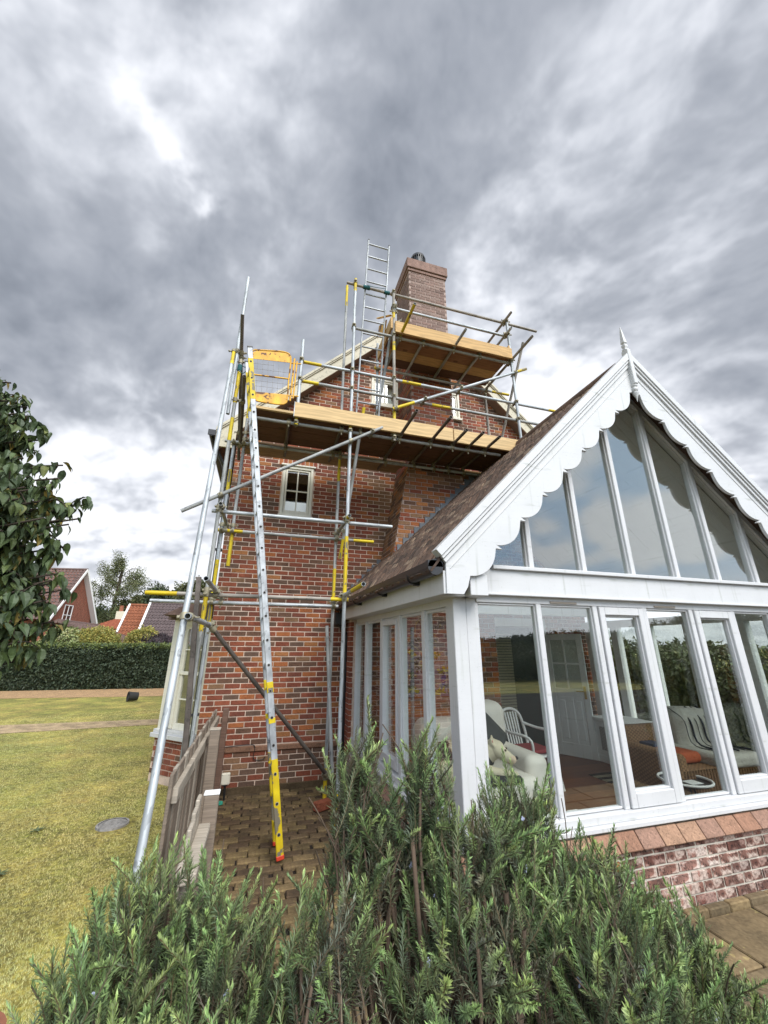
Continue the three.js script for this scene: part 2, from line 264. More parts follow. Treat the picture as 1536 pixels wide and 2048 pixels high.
// bricks of a wall: spec { o, u, n: origin, direction along, normal; v0, v1; spans(v) -> [[a, b], ...] }
function layBricks({ o, u, n, v0, v1, spans, course = COURSE, pitch = PITCH, joint = .0125, seed = 1, pick }) {
  const r = rng(seed), out = [], y = V3(0, 1, 0); let row = 0;
  for (let v = v0; v + course * .6 < v1; v += course, row++) {
    const vm = v + course / 2;
    for (const [a, b] of spans(vm)) {
      const k0 = Math.floor(a / pitch) - 1, off = (row % 2) * pitch / 2;
      for (let k = k0; k * pitch + off < b; k++) {
        const s = Math.max(a, k * pitch + off), e = Math.min(b, (k + 1) * pitch + off); if (e - s < .05) continue;
        const c = (s + e) / 2, sx = (e - s - joint) / BL;
        const pos = o.clone().addScaledVector(u, c).addScaledVector(y, vm).addScaledVector(n, (r() - .5) * .004);
        const m = basisAt(u, y, n, pos).multiply(new THREE.Matrix4().makeRotationFromEuler(new THREE.Euler((r() - .5) * .012, (r() - .5) * .012, (r() - .5) * .010))).multiply(new THREE.Matrix4().makeScale(sx, (course - joint) / BH * (.97 + .05 * r()), 1));
        out.push({ m, pos, g: Math.floor(r() * 6), c: pick(c, vm, r) });
      }
    }
  }
  return out;
}
function placeBricks(list, parent, single, mats = brickMats, colors = RED, restName = 'brick_courses', seed = 3, restMat = M.brickAny) {
  const eye = camera.position, r = rng(seed);
  const near = list.map((b, i) => [b.hid ? 1e9 + i : b.pos.distanceTo(eye), b]).sort((a, b) => a[0] - b[0]);
  near.forEach(([, b], i) => {
    if (i >= single) return;
    const q = new THREE.Mesh(stretchers[b.g], mats[b.c]); q.name = i ? 'brick_' + String(i).padStart(3, '0') : 'brick'; q.applyMatrix4(b.m); q.castShadow = q.receiveShadow = true; parent.add(q);
  });
  const rest = near.slice(single).map((x) => x[1]);
  if (rest.length) instanced(restName, stretchers[0], restMat, rest.map((b) => { const k = .85 + .3 * r(), c = colors[b.c]; return [b.m, C(c[0] * k, c[1] * k, c[2] * k)]; }), parent);
}

// ───────────────────────── the setting: ground, drive, path, yard, patio ─────────────────────────
function sheet(pts, y, hole) { const s = new THREE.Shape(pts.map((p) => new THREE.Vector2(p[0], -p[1]))); return new THREE.ShapeGeometry(s).rotateX(-Math.PI / 2).translate(0, y, 0); }
struct('lawn', sheet([[-600, -600], [600, -600], [600, 600], [-600, 600]], -.012).applyMatrix4(new THREE.Matrix4()), M.lawn).geometry.attributes.uv.array.forEach((v, i, a) => { a[i] = v / 5.2; });
struct('gravel_drive', sheet([[-40, -24.5], [-3.2, -22.6], [2, -22.4], [2, -19.0], [-3.68, -19.25], [-9.3, -19.93], [-40, -23.5]], -.004), M.gravel);
struct('garden_path', sheet([[-16, -14.4], [-6.2, -13.6], [-2.6, -13.5], [-.9, -13.6], [-.9, -12.6], [-2.45, -12.65], [-5.6, -12.36], [-16, -11.9]], -.004), M.path);
const yard = struct('paved_yard', sheet([[-.43, -6.67], [1.6, -6.67], [1.6, -3.2], [-.43, -3.2]], -.004), M.joint);
{ // small worn stone setts in rows
  const r = rng(77), gs = [0, 1, 2, 3].map((i) => { const g = brickGeo(.200, .099, .05, 60 + i, .009); return g; });
  const tones = [[.48, .41, .33], [.36, .30, .25], [.58, .50, .39], [.28, .22, .19], [.46, .40, .29]], ms = tones.map((c) => mat(c, { map: tStone, bumpMap: tStoneB, bumpScale: .006, roughness: .9 }));
  const all = []; let row = 0;
  for (let z = -6.58; z < -3.25; z += .112 + (r() - .5) * .006, row++) for (let k = -2; k < 9; k++) {
    const x = -.33 + k * .206 + (row % 2) * .103 + (r() - .5) * .012; if (x < -.36 || x > 1.40) continue;
    const q = new THREE.Matrix4().compose(V3(x, .024 + (r() - .5) * .018, z + (r() - .5) * .006), new THREE.Quaternion().setFromEuler(new THREE.Euler(-Math.PI / 2 + (r() - .5) * .07, (r() - .5) * .07, (r() - .5) * .06, 'XYZ')), V3(.95 + .07 * r() - (r() < .10 ? .10 : 0), .97 + .06 * r(), 1));
    all.push([q, Math.floor(r() * 5), Math.floor(r() * 4)]);
  }
  all.slice(0, 300).forEach(([q, c, g], i) => { const m = new THREE.Mesh(gs[g], ms[c]); m.name = i ? 'sett_' + String(i).padStart(3, '0') : 'sett'; m.applyMatrix4(q); m.castShadow = m.receiveShadow = true; yard.add(m); });
  if (all.length > 300) instanced('sett_rows', gs[0], M.paving, all.slice(300).map(([q, c]) => [q, C(...tones[c])]), yard);
  for (let i = 0; i < 20; i++) { const m = mesh(i ? 'edging_sett_' + String(i).padStart(3, '0') : 'edging_sett', [brickGeo(.2, .1, .05, 90 + i, .014).applyMatrix4(new THREE.Matrix4().makeRotationX(-Math.PI / 2))], ms[i % 5], yard); m.rotation.y = Math.PI / 2; m.position.set(-.385, .026, -6.53 + i * .17); }
}
struct('soil_strip', (() => { const g = new THREE.PlaneGeometry(.30, 4.2, 8, 90).rotateX(-Math.PI / 2), p = g.attributes.position; for (let i = 0; i < p.count; i++) p.setY(i, .05 * fbm(p.getX(i) * 9, p.getZ(i) * 9, 3, 3)); g.computeVertexNormals(); return g.translate(-.44, -.004, -4.4); })(), M.joint);
const patio = struct('patio', sheet([[-3, -3.2], [1.45, -3.2], [1.45, -2.98], [30, -2.98], [30, 10], [-3, 10]], -.002), M.joint);
{ // rectangular flagstones
  const r = rng(5), ms = [[.62, .55, .46], [.54, .49, .43], [.68, .60, .48], [.48, .44, .40]].map((c) => mat(c, { map: tStone, bumpMap: tStoneB, bumpScale: .006, roughness: .92 })); let k = 0;
  for (let i = -3; i < 9; i++) for (let j = 0; j < 5; j++) {
    const w = .60, x = .30 + i * w + (j % 2) * .3, z = -2.93 + j * .46; if (x + w < -.2 || z > -.6) continue;
    const g = cbox(x + .008, x + w - .008, -.03, .022 + (r() - .5) * .006, Math.max(z, x + w > 1.45 ? z : -3.1) + .008, z + .45, .007);
    mesh(k ? 'flagstone_' + String(k).padStart(3, '0') : 'flagstone', g, ms[Math.floor(r() * 4)], patio).geometry.attributes.uv.array.forEach((v, n, a) => { a[n] = v * .9 + k * .137; }); k++;
  }
  for (let i = 0; i < 20; i++) mesh(i ? 'edging_brick_' + String(i).padStart(3, '0') : 'edging_brick', cbox(1.5 + i * .222, 1.715 + i * .222, -.03, .05 + .006 * r(), -3.005, -2.945, .008), ms[i % 4], patio);
}

// ───────────────────────── the brick house ─────────────────────────
const WALLZ = -6.66, HX0 = -.735, HX1 = 6.22, HC = 2.74;
const roofY = (x) => 6.478 + .985 * (HC - Math.abs(x - HC));          // top of the verge
const house = thing('brick_house', 'two storey red brick house with gable end and tall chimney, wrapped in scaffolding', 'house');
const gableTop = (x) => roofY(x) - .27;
const houseWall = mesh('wall', [
  new THREE.ExtrudeGeometry((() => { const s = new THREE.Shape([[HX0 + .004, -.1], [HX1, -.1], [HX1, gableTop(HX1)], [HC, gableTop(HC)], [HX0 + .004, gableTop(HX0)]].map((p) => new THREE.Vector2(...p))); for (const [a, b, c, d] of [[.10, .635, 4.085, 5.025], [1.71, 2.285, 6.63, 7.29], [3.165, 3.715, 6.63, 7.29]]) s.holes.push(new THREE.Path([[a, c], [a, d], [b, d], [b, c]].map((p) => new THREE.Vector2(...p)))); return s; })(), { depth: .25, bevelEnabled: false }).translate(0, 0, WALLZ - .2555),
  box(HX0 + .008, HX0 + .25, -.1, gableTop(HX0) - .03, -15, WALLZ - .26), box(HX1 - .25, HX1, -.1, gableTop(HX1) - .03, -15, WALLZ - .26), box(HX0 + .26, HX1 - .26, -.1, 5, -15, -14.75)], M.mortar, house);
const breastL = (y) => y > 5.5 ? 2.295 : y > 2.5 ? 2.295 - (5.5 - y) * .175 : 1.77, breastR = (y) => 2 * 2.725 - breastL(y), BZ = -5.9;
const holes = [[.085, .65, 4.08, 5.03], [1.70, 2.30, 6.62, 7.30], [3.15, 3.72, 6.62, 7.30]];
function cut(a, b, y, list) { let out = [[a, b]]; for (const [x0, x1, y0, y1] of list) if (y > y0 && y < y1) out = out.flatMap(([s, e]) => [[s, Math.min(e, x0)], [Math.max(s, x1), e]].filter(([p, q]) => q - p > .03)); return out; }
{
  const soldier = [.02, .72, 5.035, 5.20];
  const list = layBricks({
    o: V3(0, 0, WALLZ), u: V3(1, 0, 0), n: V3(0, 0, 1), v0: .011, v1: 9, seed: 21,
    spans: (y) => { const h = (y - 6.478 + .27) / .985, a = Math.max(HX0, HC - (HC - h)), b = Math.min(HX1, 2 * HC - h); if (b - a < .1) return []; return cut(a, b, y, [...holes, [breastL(y) + .03, breastR(y) - .03, 0, 9], soldier, [HX0, 9, .515, .60]]); },
    pick: (x, y, r) => x > 1.55 + .12 * (5.2 - y) && x < 2.4 && y > 2.5 && y < 4.9 && r() < .6 ? 7 : y < .5 ? [1, 3, 4, 3, 7][Math.floor(r() * 5)] : pickRed(x, y, r, (x > .1 && x < 1.3 && y > .9 && y < 2.5) ? .16 : x > 1.3 && y > 2.5 && y < 5 ? .10 : 0),
  });
  for (const b of list) b.hid = b.pos.x > 1.42 && b.pos.y < 4.6;
  placeBricks(list, houseWall, 292);
  const sg = brickGeo(.064, .155, .05, 4), sr = rng(8);   // bricks on end above the window
  for (let i = 0; i < 9; i++) { const m = new THREE.Mesh(sg, brickMats[[5, 0, 6, 1, 5, 0, 6, 5, 1][i]]); m.name = 'brick_' + (300 + i); m.position.set(.055 + i * .0765, 5.118, WALLZ + .002); houseWall.add(m); }
}
mesh('string_course', cbox(HX0 - .004, 1.52, .518, .592, WALLZ - .03, WALLZ + .022, .012), mat([.30, .16, .10], { map: tBrick, bumpMap: tBrickB, bumpScale: .006, roughness: 1 }), house);
mesh('plinth', [cbox(HX0 - .012, 1.52, -.05, .10, WALLZ - .03, WALLZ + .012, .01)], mat([.27, .23, .20], { map: tStone, bumpMap: tStoneB, bumpScale: .01, roughness: 1 }), house);
{ // roof slabs, weathered cream verge boards, soffits, gutter
  const slope = Math.atan(.985), zs = -6.45, roofM = mat([.20, .10, .075], { map: tTile, roughness: 1 });
  for (const s of [-1, 1]) {
    const a = V3(HC + s * .001, roofY(HC) + .03, 0), e = V3(HC + s * (HC + 1.08), roofY(-1.08) + .03, 0), P = [[a.x, a.y], [e.x, e.y], [e.x, e.y - .06], [a.x, a.y - .06]];
    mesh('roof', extrude(s > 0 ? P.slice().reverse() : P, 8.6).translate(0, 0, -15.1), roofM, house);
    const y0 = (x, d) => roofY(x) - d, L = -1.06, xs = (x) => s < 0 ? x : 2 * HC - x;
    const strip = (d0, d1, z0, z1) => extrude([[xs(L), y0(L, d1)], [xs(HC), y0(HC, d1)], [xs(HC), y0(HC, d0)], [xs(L), y0(L, d0)]], z1 - z0, .003).translate(0, 0, z0);
    const bb = mesh('verge_board', strip(.055, .31, -6.45, -6.425), M.stone, house);
    mesh('verge_moulding', [strip(-.03, .03, -6.46, -6.385), strip(.034, .062, -6.455, -6.40)], M.stone, bb);
    mesh('soffit', strip(.285, .305, -6.655, -6.455), M.soffit, house);
  }
  mesh('box_end', [extrude([[-1.06, roofY(-1.06) - .31], [-.74, roofY(-1.06) - .31], [-.74, roofY(-.74) - .31]], .03).translate(0, 0, -6.452)], M.stone, house);
  mesh('gutter', [rod(V3(-1.12, 5.34, -6.40), V3(-1.12, 5.30, -15), .055, 12), box(-1.18, -1.06, 5.30, 5.40, -6.41, -6.39)], M.black, house);
  const dp = mesh('downpipe', [rod(V3(-.795, 0, -6.72), V3(-.795, 4.72, -6.72), .034, 12), rod(V3(-.795, 4.72, -6.72), V3(-1.09, 5.22, -6.55), .034, 12), rod(V3(-1.09, 5.22, -6.55), V3(-1.12, 5.32, -6.5), .036, 10)], M.black, house);
  mesh('bracket', [1.0, 2.2, 3.4, 4.5].map((y) => box(-.84, -.74, y, y + .035, -6.77, -6.67)), M.black, dp);
}
function casement(x0, x1, y0, y1, z, parent, m = M.cream, cols = 2, rows = 2, blind = 0) {   // a painted timber window with glazing bars
  const w = mesh('window', [cbox(x0, x0 + .045, y0, y1, z - .07, z + .004), cbox(x1 - .045, x1, y0, y1, z - .07, z + .004), cbox(x0 + .045, x1 - .045, y1 - .05, y1, z - .07, z + .004), cbox(x0 + .045, x1 - .045, y0, y0 + .05, z - .07, z + .004),
    cbox(x0 - .04, x1 + .04, y1, y1 + .03, z - .05, z + .03)], m, parent);
  const a = x0 + .05, b = x1 - .05, c = y0 + .055, d = y1 - .055, f = .034;
  mesh('sash', [cbox(a, a + f, c, d, z - .055, z - .016), cbox(b - f, b, c, d, z - .055, z - .016), cbox(a + f, b - f, c, c + f + .01, z - .055, z - .016), cbox(a + f, b - f, d - f, d, z - .055, z - .016)], m, w);
  for (let i = 1; i < cols; i++) mesh('glazing_bar', cbox(a + (b - a) * i / cols - .011, a + (b - a) * i / cols + .011, c + f, d - f, z - .05, z - .022), m, w);
  for (let i = 1; i < rows; i++) mesh('glazing_bar', cbox(a + f, b - f, c + (d - c) * i / rows - .011, c + (d - c) * i / rows + .011, z - .0505, z - .0215), m, w);
  mesh('pane', box(a + f, b - f, c + f, d - f, z - .040, z - .036), M.glass, w);
  mesh('sill', cbox(x0 - .03, x1 + .03, y0 - .045, y0, z - .05, z + .05), m, w);
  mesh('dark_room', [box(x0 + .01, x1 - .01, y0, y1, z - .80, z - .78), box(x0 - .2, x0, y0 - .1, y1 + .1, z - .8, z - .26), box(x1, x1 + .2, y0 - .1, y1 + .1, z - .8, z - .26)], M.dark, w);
  if (blind) mesh('blind', box(x0 + .05, x1 - .05, y0 + .02, y0 + (y1 - y0) * blind, z - .20, z - .19), M.whitePlain, w);
  return w;
}
// window openings are let into the wall as deep recesses
casement(.10, .635, 4.085, 5.025, WALLZ + .012, house, M.cream, 2, 2, .34);
casement(1.71, 2.285, 6.63, 7.29, WALLZ + .012, house, M.cream, 2, 1, .9);
casement(3.165, 3.715, 6.63, 7.29, WALLZ + .012, house, M.cream, 2, 1);
{ // the bay at the far corner: brick below, a tall white sash window above, seen on its slanted side
  const a = V3(-.76, 0, -7.02), t = Math.PI / 4, u = V3(-Math.SQRT1_2, 0, -Math.SQRT1_2), n = V3(-Math.SQRT1_2, 0, Math.SQRT1_2);
  const bay = mesh('bay', [box(-.98, .02, -.1, .62, -.12, -.008), box(-.9, .0, 2.30, 2.36, -.2, -.02)].map((g) => g.applyMatrix4(basisAt(u.clone().negate(), V3(0, 1, 0), n, a))).concat([box(-1.46, -.74, -.1, .62, -9.2, -7.9), box(-1.46, -.74, 2.30, 2.38, -9.2, -7.9)]), M.mortar, house);
  const list = layBricks({ o: a, u: u.clone().negate(), n, v0: .10, v1: .60, seed: 5, spans: () => [[-.98, -.02]], pick: (x, y, r) => [0, 1, 2, 2, 3, 0][Math.floor(r() * 6)], pitch: .17 });
  placeBricks(list, bay, 80);
  const L = (g) => g.applyMatrix4(basisAt(u.clone().negate(), V3(0, 1, 0), n, a));
  const w = mesh('bay_window', [cbox(-.95, -.80, .70, 2.36, -.10, .0), cbox(-.80, -.735, .72, 2.34, -.085, -.012), cbox(-.735, -.67, .72, 2.34, -.095, -.03), cbox(-.08, 0, .70, 2.36, -.10, 0), cbox(-.15, -.09, .72, 2.34, -.085, -.012), cbox(-.67, -.15, 2.26, 2.36, -.09, 0)].map(L), M.cream, house);
  mesh('sill', [cbox(-1.0, .03, .60, .66, -.1, .075), cbox(-.98, .01, .66, .71, -.1, .04)].map(L), M.white, w);
  mesh('upper_sash', [cbox(-.67, -.615, 1.50, 2.26, -.075, -.035), cbox(-.195, -.15, 1.50, 2.26, -.075, -.035), cbox(-.615, -.195, 1.50, 1.55, -.075, -.03), cbox(-.615, -.195, 2.21, 2.26, -.075, -.035), cbox(-.615, -.195, 1.87, 1.89, -.07, -.04)].map(L), M.cream, w);
  mesh('lower_sash', [cbox(-.67, -.615, .71, 1.52, -.095, -.055), cbox(-.195, -.15, .71, 1.52, -.095, -.055), cbox(-.615, -.195, .71, .80, -.095, -.055), cbox(-.615, -.195, 1.13, 1.15, -.09, -.06)].map(L), M.cream, w);
  mesh('pane', [box(-.615, -.195, 1.54, 2.22, -.062, -.058)].map(L), M.glass, w); mesh('pane', [box(-.615, -.195, .79, 1.50, -.080, -.076)].map(L), M.glass, w);
  mesh('curtain', [box(-.9, -.02, .5, 2.4, -.32, -.30)].map(L), mat([.36, .33, .28], { map: tCloth }), w);
  mesh('bay_roof', [extrude([[0, 2.40], [-.75, 2.40], [0, 2.80]], 2.2).translate(-.74, 0, -9.2), L(cbox(-1.02, .03, 2.362, 2.43, -.3, .09)), L(beam(V3(-.5, 2.44, .06), V3(-.5, 2.72, -.45), 1.0, .05, V3(0, 1, 0)))], mat([.17, .11, .09], { map: tTile, roughness: 1 }), bay);
}
{ // chimney breast and stack
  const top = 9.62, zb = -6.72, prof = [[breastL(0), 0], [breastR(0), 0], [breastR(2.5), 2.5], [breastR(5.5), 5.5], [breastR(9), top], [breastL(9), top], [breastL(5.5), 5.5], [breastL(2.5), 2.5]].map(([x, y]) => [x + (x < 2.7 ? .0055 : -.0055), y]);
  const st = mesh('chimney', extrude(prof, BZ - zb - .0055).translate(0, 0, zb), M.stackMortar, house);
  const tone = (x, y, r) => y > 7.6 ? [8, 9, 8, 10, 9, 10, 8, 9, 9][Math.floor(r() * 9)] : y < 4.9 ? [5, 6, 7, 0, 3, 1, 5, 7][Math.floor(r() * 8)] : pickRed(x + 4, y, r, -.1);
  const front = layBricks({ o: V3(0, 0, BZ), u: V3(1, 0, 0), n: V3(0, 0, 1), v0: .011, v1: top, seed: 33, spans: (y) => [[breastL(y), breastR(y)]], pick: tone });
  const side = []; for (let k = 0; k < 130; k++) { const y = .011 + k * COURSE; if (y + COURSE > top) break; const dx = (breastL(y + COURSE) - breastL(y)) / COURSE, l = layBricks({ o: V3(breastL(y + .037), 0, BZ), u: V3(0, 0, 1), n: V3(-1, 0, 0), v0: y, v1: y + COURSE, seed: 100 + k, spans: () => [[y > 6 ? -.82 : -.76, -.004]], pick: (x, yy, r) => yy < 5 ? [7, 7, 4, 6, 3][Math.floor(r() * 5)] : tone(x, yy, r) }); if (k % 2) l.forEach((b) => b.m.setPosition(b.pos.x, b.pos.y, b.pos.z + (Math.abs(b.pos.z - BZ) < .6 ? -.05 : 0))); side.push(...l); }
  placeBricks([...front, ...side], st, 0, brickMats, [...RED, [.28, .18, .15], [.235, .155, .13], [.32, .225, .19]]);
  mesh('chimney_cap', [cbox(breastL(9) - .02, breastR(9) + .02, top, top + .068, zb - .02, BZ + .02, .006), cbox(breastL(9) - .045, breastR(9) + .045, top + .076, top + .33, zb - .045, BZ + .045, .008), cbox(breastL(9), breastR(9), top + .066, top + .08, zb, BZ, .002)], mat([.30, .19, .155], { map: tBrick, bumpMap: tBrickB, bumpScale: .004, roughness: 1 }), st).geometry.attributes.uv.array.forEach((v, i, a) => { a[i] = v * .42; });
  const pot = mesh('chimney_pot', lathe([[.001, 9.95], [.16, 9.95], [.15, 10.25], [.13, 10.26]], 18).translate(2.69, 0, -6.30), M.terracotta, st);
  mesh('cowl', [lathe([[.10, 10.2], [.175, 10.26], [.175, 10.30], [.15, 10.31], [.15, 10.50], [.18, 10.52], [.16, 10.60], [.001, 10.63]], 20), ...[...Array(22)].map((_, i) => box(-.008, .008, 10.28, 10.53, .150, .178).rotateY(i / 22 * 2 * Math.PI))].map((g) => g.translate(2.69, 0, -6.30)), M.black, pot);
}

// ───────────────────────── the conservatory ─────────────────────────
const cons = thing('conservatory', 'white timber conservatory with glazed gable, scalloped bargeboards and brown tiled roof', 'conservatory');
const FZ = -3.08, CX = 3.87, XL = 1.525, XR = 6.215, SLOPE = 1.0;
const skew = (g) => { const p = g.attributes.position; for (let i = 0; i < p.count; i++) p.setX(i, p.getX(i) + .030 * Math.min(0, p.getZ(i) - FZ)); return g; };   // the side wall is not quite square to the front
const side = (name, gs, m, parent) => mesh(name, gs.map(skew), m, parent);
const bx = (x0, x1, y0, y1, z0 = FZ - .075, z1 = FZ, c = .005) => cbox(x0, x1, y0, y1, z0, z1, c);
{ // dwarf wall of weathered bricks with a course of sloping tiles
  const wall = mesh('dwarf_wall', [box(1.47, 6.27, -.1, .50, -3.25, -3.008)], M.oldMortar, cons);
  skew(wall.geometry);
  mesh('dwarf_wall', [skew(box(1.458, 1.70, -.1, .50, WALLZ, -3.26))], M.oldMortar, cons);
  const list = layBricks({ o: V3(0, 0, -3.0), u: V3(1, 0, 0), n: V3(0, 0, 1), v0: -.03, v1: .50, seed: 9, spans: () => [[1.46, 6.27]], pick: (x, y, r) => { const a = fbm(x * 1.2, y * 3, 4, 3) + (.55 - y) * .55 + (x - 3.4) * .05; if (r() < .025) return 7; return a > .74 ? (r() < .6 ? 3 : 6) : a > .60 ? [2, 4, 2, 3][Math.floor(r() * 4)] : a > .46 ? [1, 4, 2, 5][Math.floor(r() * 4)] : [0, 5, 1][Math.floor(r() * 3)]; } });
  
  const near = list.reduce((a, b) => Math.hypot(b.pos.x - 2.62, (b.pos.y - .38) * 3) < Math.hypot(a.pos.x - 2.62, (a.pos.y - .38) * 3) ? b : a); 
  list.forEach((b) => { if (b.c === 7) b.c = 0; }); near.c = 7;
  placeBricks(list, wall, 240, [...greyMats, brickMats[5]], [...GREYED, RED[5]], 'brick_courses', 3, M.oldBrickAny);
  const sl = layBricks({ o: V3(1.452, 0, FZ), u: V3(0, 0, 1), n: V3(-1, 0, 0), v0: -.03, v1: .50, seed: 19, spans: () => [[-3.5, .06]], pick: (x, y, r) => [0, 5, 1, 4, 2][Math.floor(r() * 5)] });
  sl.forEach((b) => { b.m.setPosition(b.pos.x + .03 * Math.min(0, b.pos.z - FZ), b.pos.y, b.pos.z); });
  placeBricks(sl, wall, 40, greyMats, GREYED, 'side_courses', 3, M.oldBrickAny);
  const tm = [[.38, .21, .135], [.34, .18, .115], [.42, .25, .16], [.36, .21, .15]].map((c) => mat(c, { map: tBrick, bumpMap: tBrickB, bumpScale: .003, roughness: .9 })), r = rng(3);
  for (let i = 0; i < 22; i++) mesh(i ? 'sill_tile_' + String(i).padStart(3, '0') : 'sill_tile', [brickGeo(.208, .125, .02, 300 + i, .004).applyMatrix4(new THREE.Matrix4().makeRotationX(-.62)).translate(1.56 + i * .2165, .535 + (r() - .5) * .003, -2.975)], tm[Math.floor(r() * 4)], wall, true);
  for (let i = 0; i < 8; i++) { const q = mesh('sill_tile_' + (100 + i), [brickGeo(.208, .125, .02, 330 + i, .004).applyMatrix4(new THREE.Matrix4().makeRotationX(-.62))], tm[Math.floor(r() * 4)], wall, true); q.rotation.y = -Math.PI / 2; q.position.set(1.425 - .0065 * i, .535, -3.16 - i * .2165); }
  const pier = mesh('brick_pier', [skew(box(1.45, 1.62, .4, 2.34, WALLZ + .01, -6.32))], M.mortar, cons);
  const pl = layBricks({ o: V3(1.44, 0, FZ), u: V3(0, 0, 1), n: V3(-1, 0, 0), v0: .46, v1: 2.34, seed: 29, spans: () => [[-3.56, -3.22]], pick: (x, y, rr) => [0, 1, 0, 2][Math.floor(rr() * 4)] });
  pl.forEach((b) => b.m.setPosition(b.pos.x + .03 * (b.pos.z - FZ), b.pos.y, b.pos.z));
  placeBricks(pl, pier, 60);
}
{ // sills, posts, mullions, sashes and panes of the front
  mesh('sill', [bx(XL - .06, XR + .06, .60, .635, FZ - .1, FZ + .085), bx(XL - .03, XR + .03, .635, .695, FZ - .1, FZ + .045)], M.white, cons);
  side('sill', [bx(XL - .085, XL + .10, .60, .635, WALLZ + .32, FZ - .105), bx(XL - .045, XL + .10, .635, .695, WALLZ + .32, FZ - .105)], M.white, cons);
  mesh('corner_post', [bx(XL, 1.645, .695, 2.38, FZ - .14, FZ + .012), bx(1.648, 1.745, .695, 2.38, FZ - .10, FZ + .002), bx(1.745, 1.775, .71, 2.33, FZ - .07, FZ - .012)], M.white, cons);
  mesh('corner_post', [bx(6.0, XR, .695, 2.38, FZ - .14, FZ + .012)], M.white, cons);
  mesh('head_rail', [bx(1.75, 6.0, 2.315, 2.38, FZ - .08, FZ + .006)], M.white, cons);
  const xs = [1.775, 2.378, 3.005, 3.612, 4.222, 4.828, 5.432, 6.0];
  for (let i = 1; i < 7; i++) mesh('mullion', [bx(xs[i] - .027, xs[i] + .027, .695, 2.315, FZ - .085, FZ + .008), bx(xs[i] - .036, xs[i] + .036, .70, 2.31, FZ - .07, FZ - .014)], M.white, cons);
  for (let i = 0; i < 7; i++) {
    const a = xs[i] + (i ? .036 : 0), b = xs[i + 1] - .036, sash = i === 2 || i === 4 || i === 6;
    if (sash) {
      const s = mesh('sash', [bx(a, a + .062, .70, 2.31, FZ - .062, FZ + .022), bx(b - .062, b, .70, 2.31, FZ - .062, FZ + .022), bx(a + .062, b - .062, 2.238, 2.31, FZ - .062, FZ + .022), bx(a + .062, b - .062, .70, .805, FZ - .062, FZ + .022)], M.white, cons);
      mesh('bead', [bx(a + .062, a + .076, .805, 2.238, FZ - .05, FZ - .004), bx(b - .076, b - .062, .805, 2.238, FZ - .05, FZ - .004), bx(a + .076, b - .076, .805, .819, FZ - .05, FZ - .004), bx(a + .076, b - .076, 2.224, 2.238, FZ - .05, FZ - .004)], M.white, s);
      mesh('pane', box(a + .064, b - .064, .807, 2.236, FZ - .034, FZ - .030), M.glass, s);
    } else {
      const f = mesh('bead', [bx(a, b, .70, .716, FZ - .06, FZ - .010), bx(a, b, 2.298, 2.314, FZ - .06, FZ - .010)], M.white, cons);
      mesh('pane', box(a, b, .712, 2.302, FZ - .036, FZ - .032), M.glass, f);
      if (i === 1 || i === 3) mesh('vent', bx(a + .09, b - .17, 2.325, 2.345, FZ + .004, FZ + .016, .003), mat([.30, .26, .22]), f);
    }
  }
}
{ // side wall, towards the scaffolding
  const zs = [-6.30, -5.74, -5.02, -4.38, -3.70, FZ - .14];
  side('head_rail', [bx(XL + .01, XL + .10, 2.28, 2.36, -6.34, FZ - .14)], M.white, cons);
  side('jamb', [bx(XL, XL + .09, .695, 2.28, -6.38, -6.30)], M.white, cons);
  for (let i = 1; i < 5; i++) side('mullion', [bx(XL - .004, XL + .085, .695, 2.28, zs[i] - .04, zs[i] + .04), bx(XL + .014, XL + .07, .70, 2.275, zs[i] - .052, zs[i] + .052)], M.white, cons);
  for (let i = 0; i < 5; i++) {
    const a = zs[i] + (i ? .052 : 0), b = zs[i + 1] - (i < 4 ? .052 : 0);
    const f = side('bead', [bx(XL + .02, XL + .06, .70, .72, a, b), bx(XL + .02, XL + .06, 2.25, 2.279, a, b), ...(i === 2 ? [bx(XL - .012, XL + .05, .72, 2.25, a, a + .05), bx(XL - .012, XL + .05, .72, 2.25, b - .05, b), bx(XL - .012, XL + .05, 2.19, 2.25, a + .05, b - .05), bx(XL - .012, XL + .05, .72, .81, a + .05, b - .05)] : [])], M.white, cons);
    side('pane', [box(XL + .036, XL + .040, .715, 2.255, a, b)], M.glass, f);
  }
  // right-hand side, seen only through the glass
  mesh('side_wall', [bx(6.10, XR, .2, .68, WALLZ, FZ - .14), bx(6.10, XR, 2.28, 2.40, WALLZ, FZ - .14)], M.inner, cons);
  for (const z of [-6.5, -5.9, -5.25, -4.55, -3.85]) mesh('side_post', bx(6.09, XR, .68, 2.28, z - .07, z + .07), M.inner, cons);
  for (const [a, b] of [[-6.43, -5.97], [-5.83, -5.32], [-5.18, -4.62], [-4.48, -3.92], [-3.78, FZ - .15]]) mesh('pane', box(6.15, 6.154, .68, 2.28, a, b), M.glass, cons);
  mesh('floor', box(1.62, 6.1, .14, .20, WALLZ + .01, FZ - .1), M.floor, cons);
}
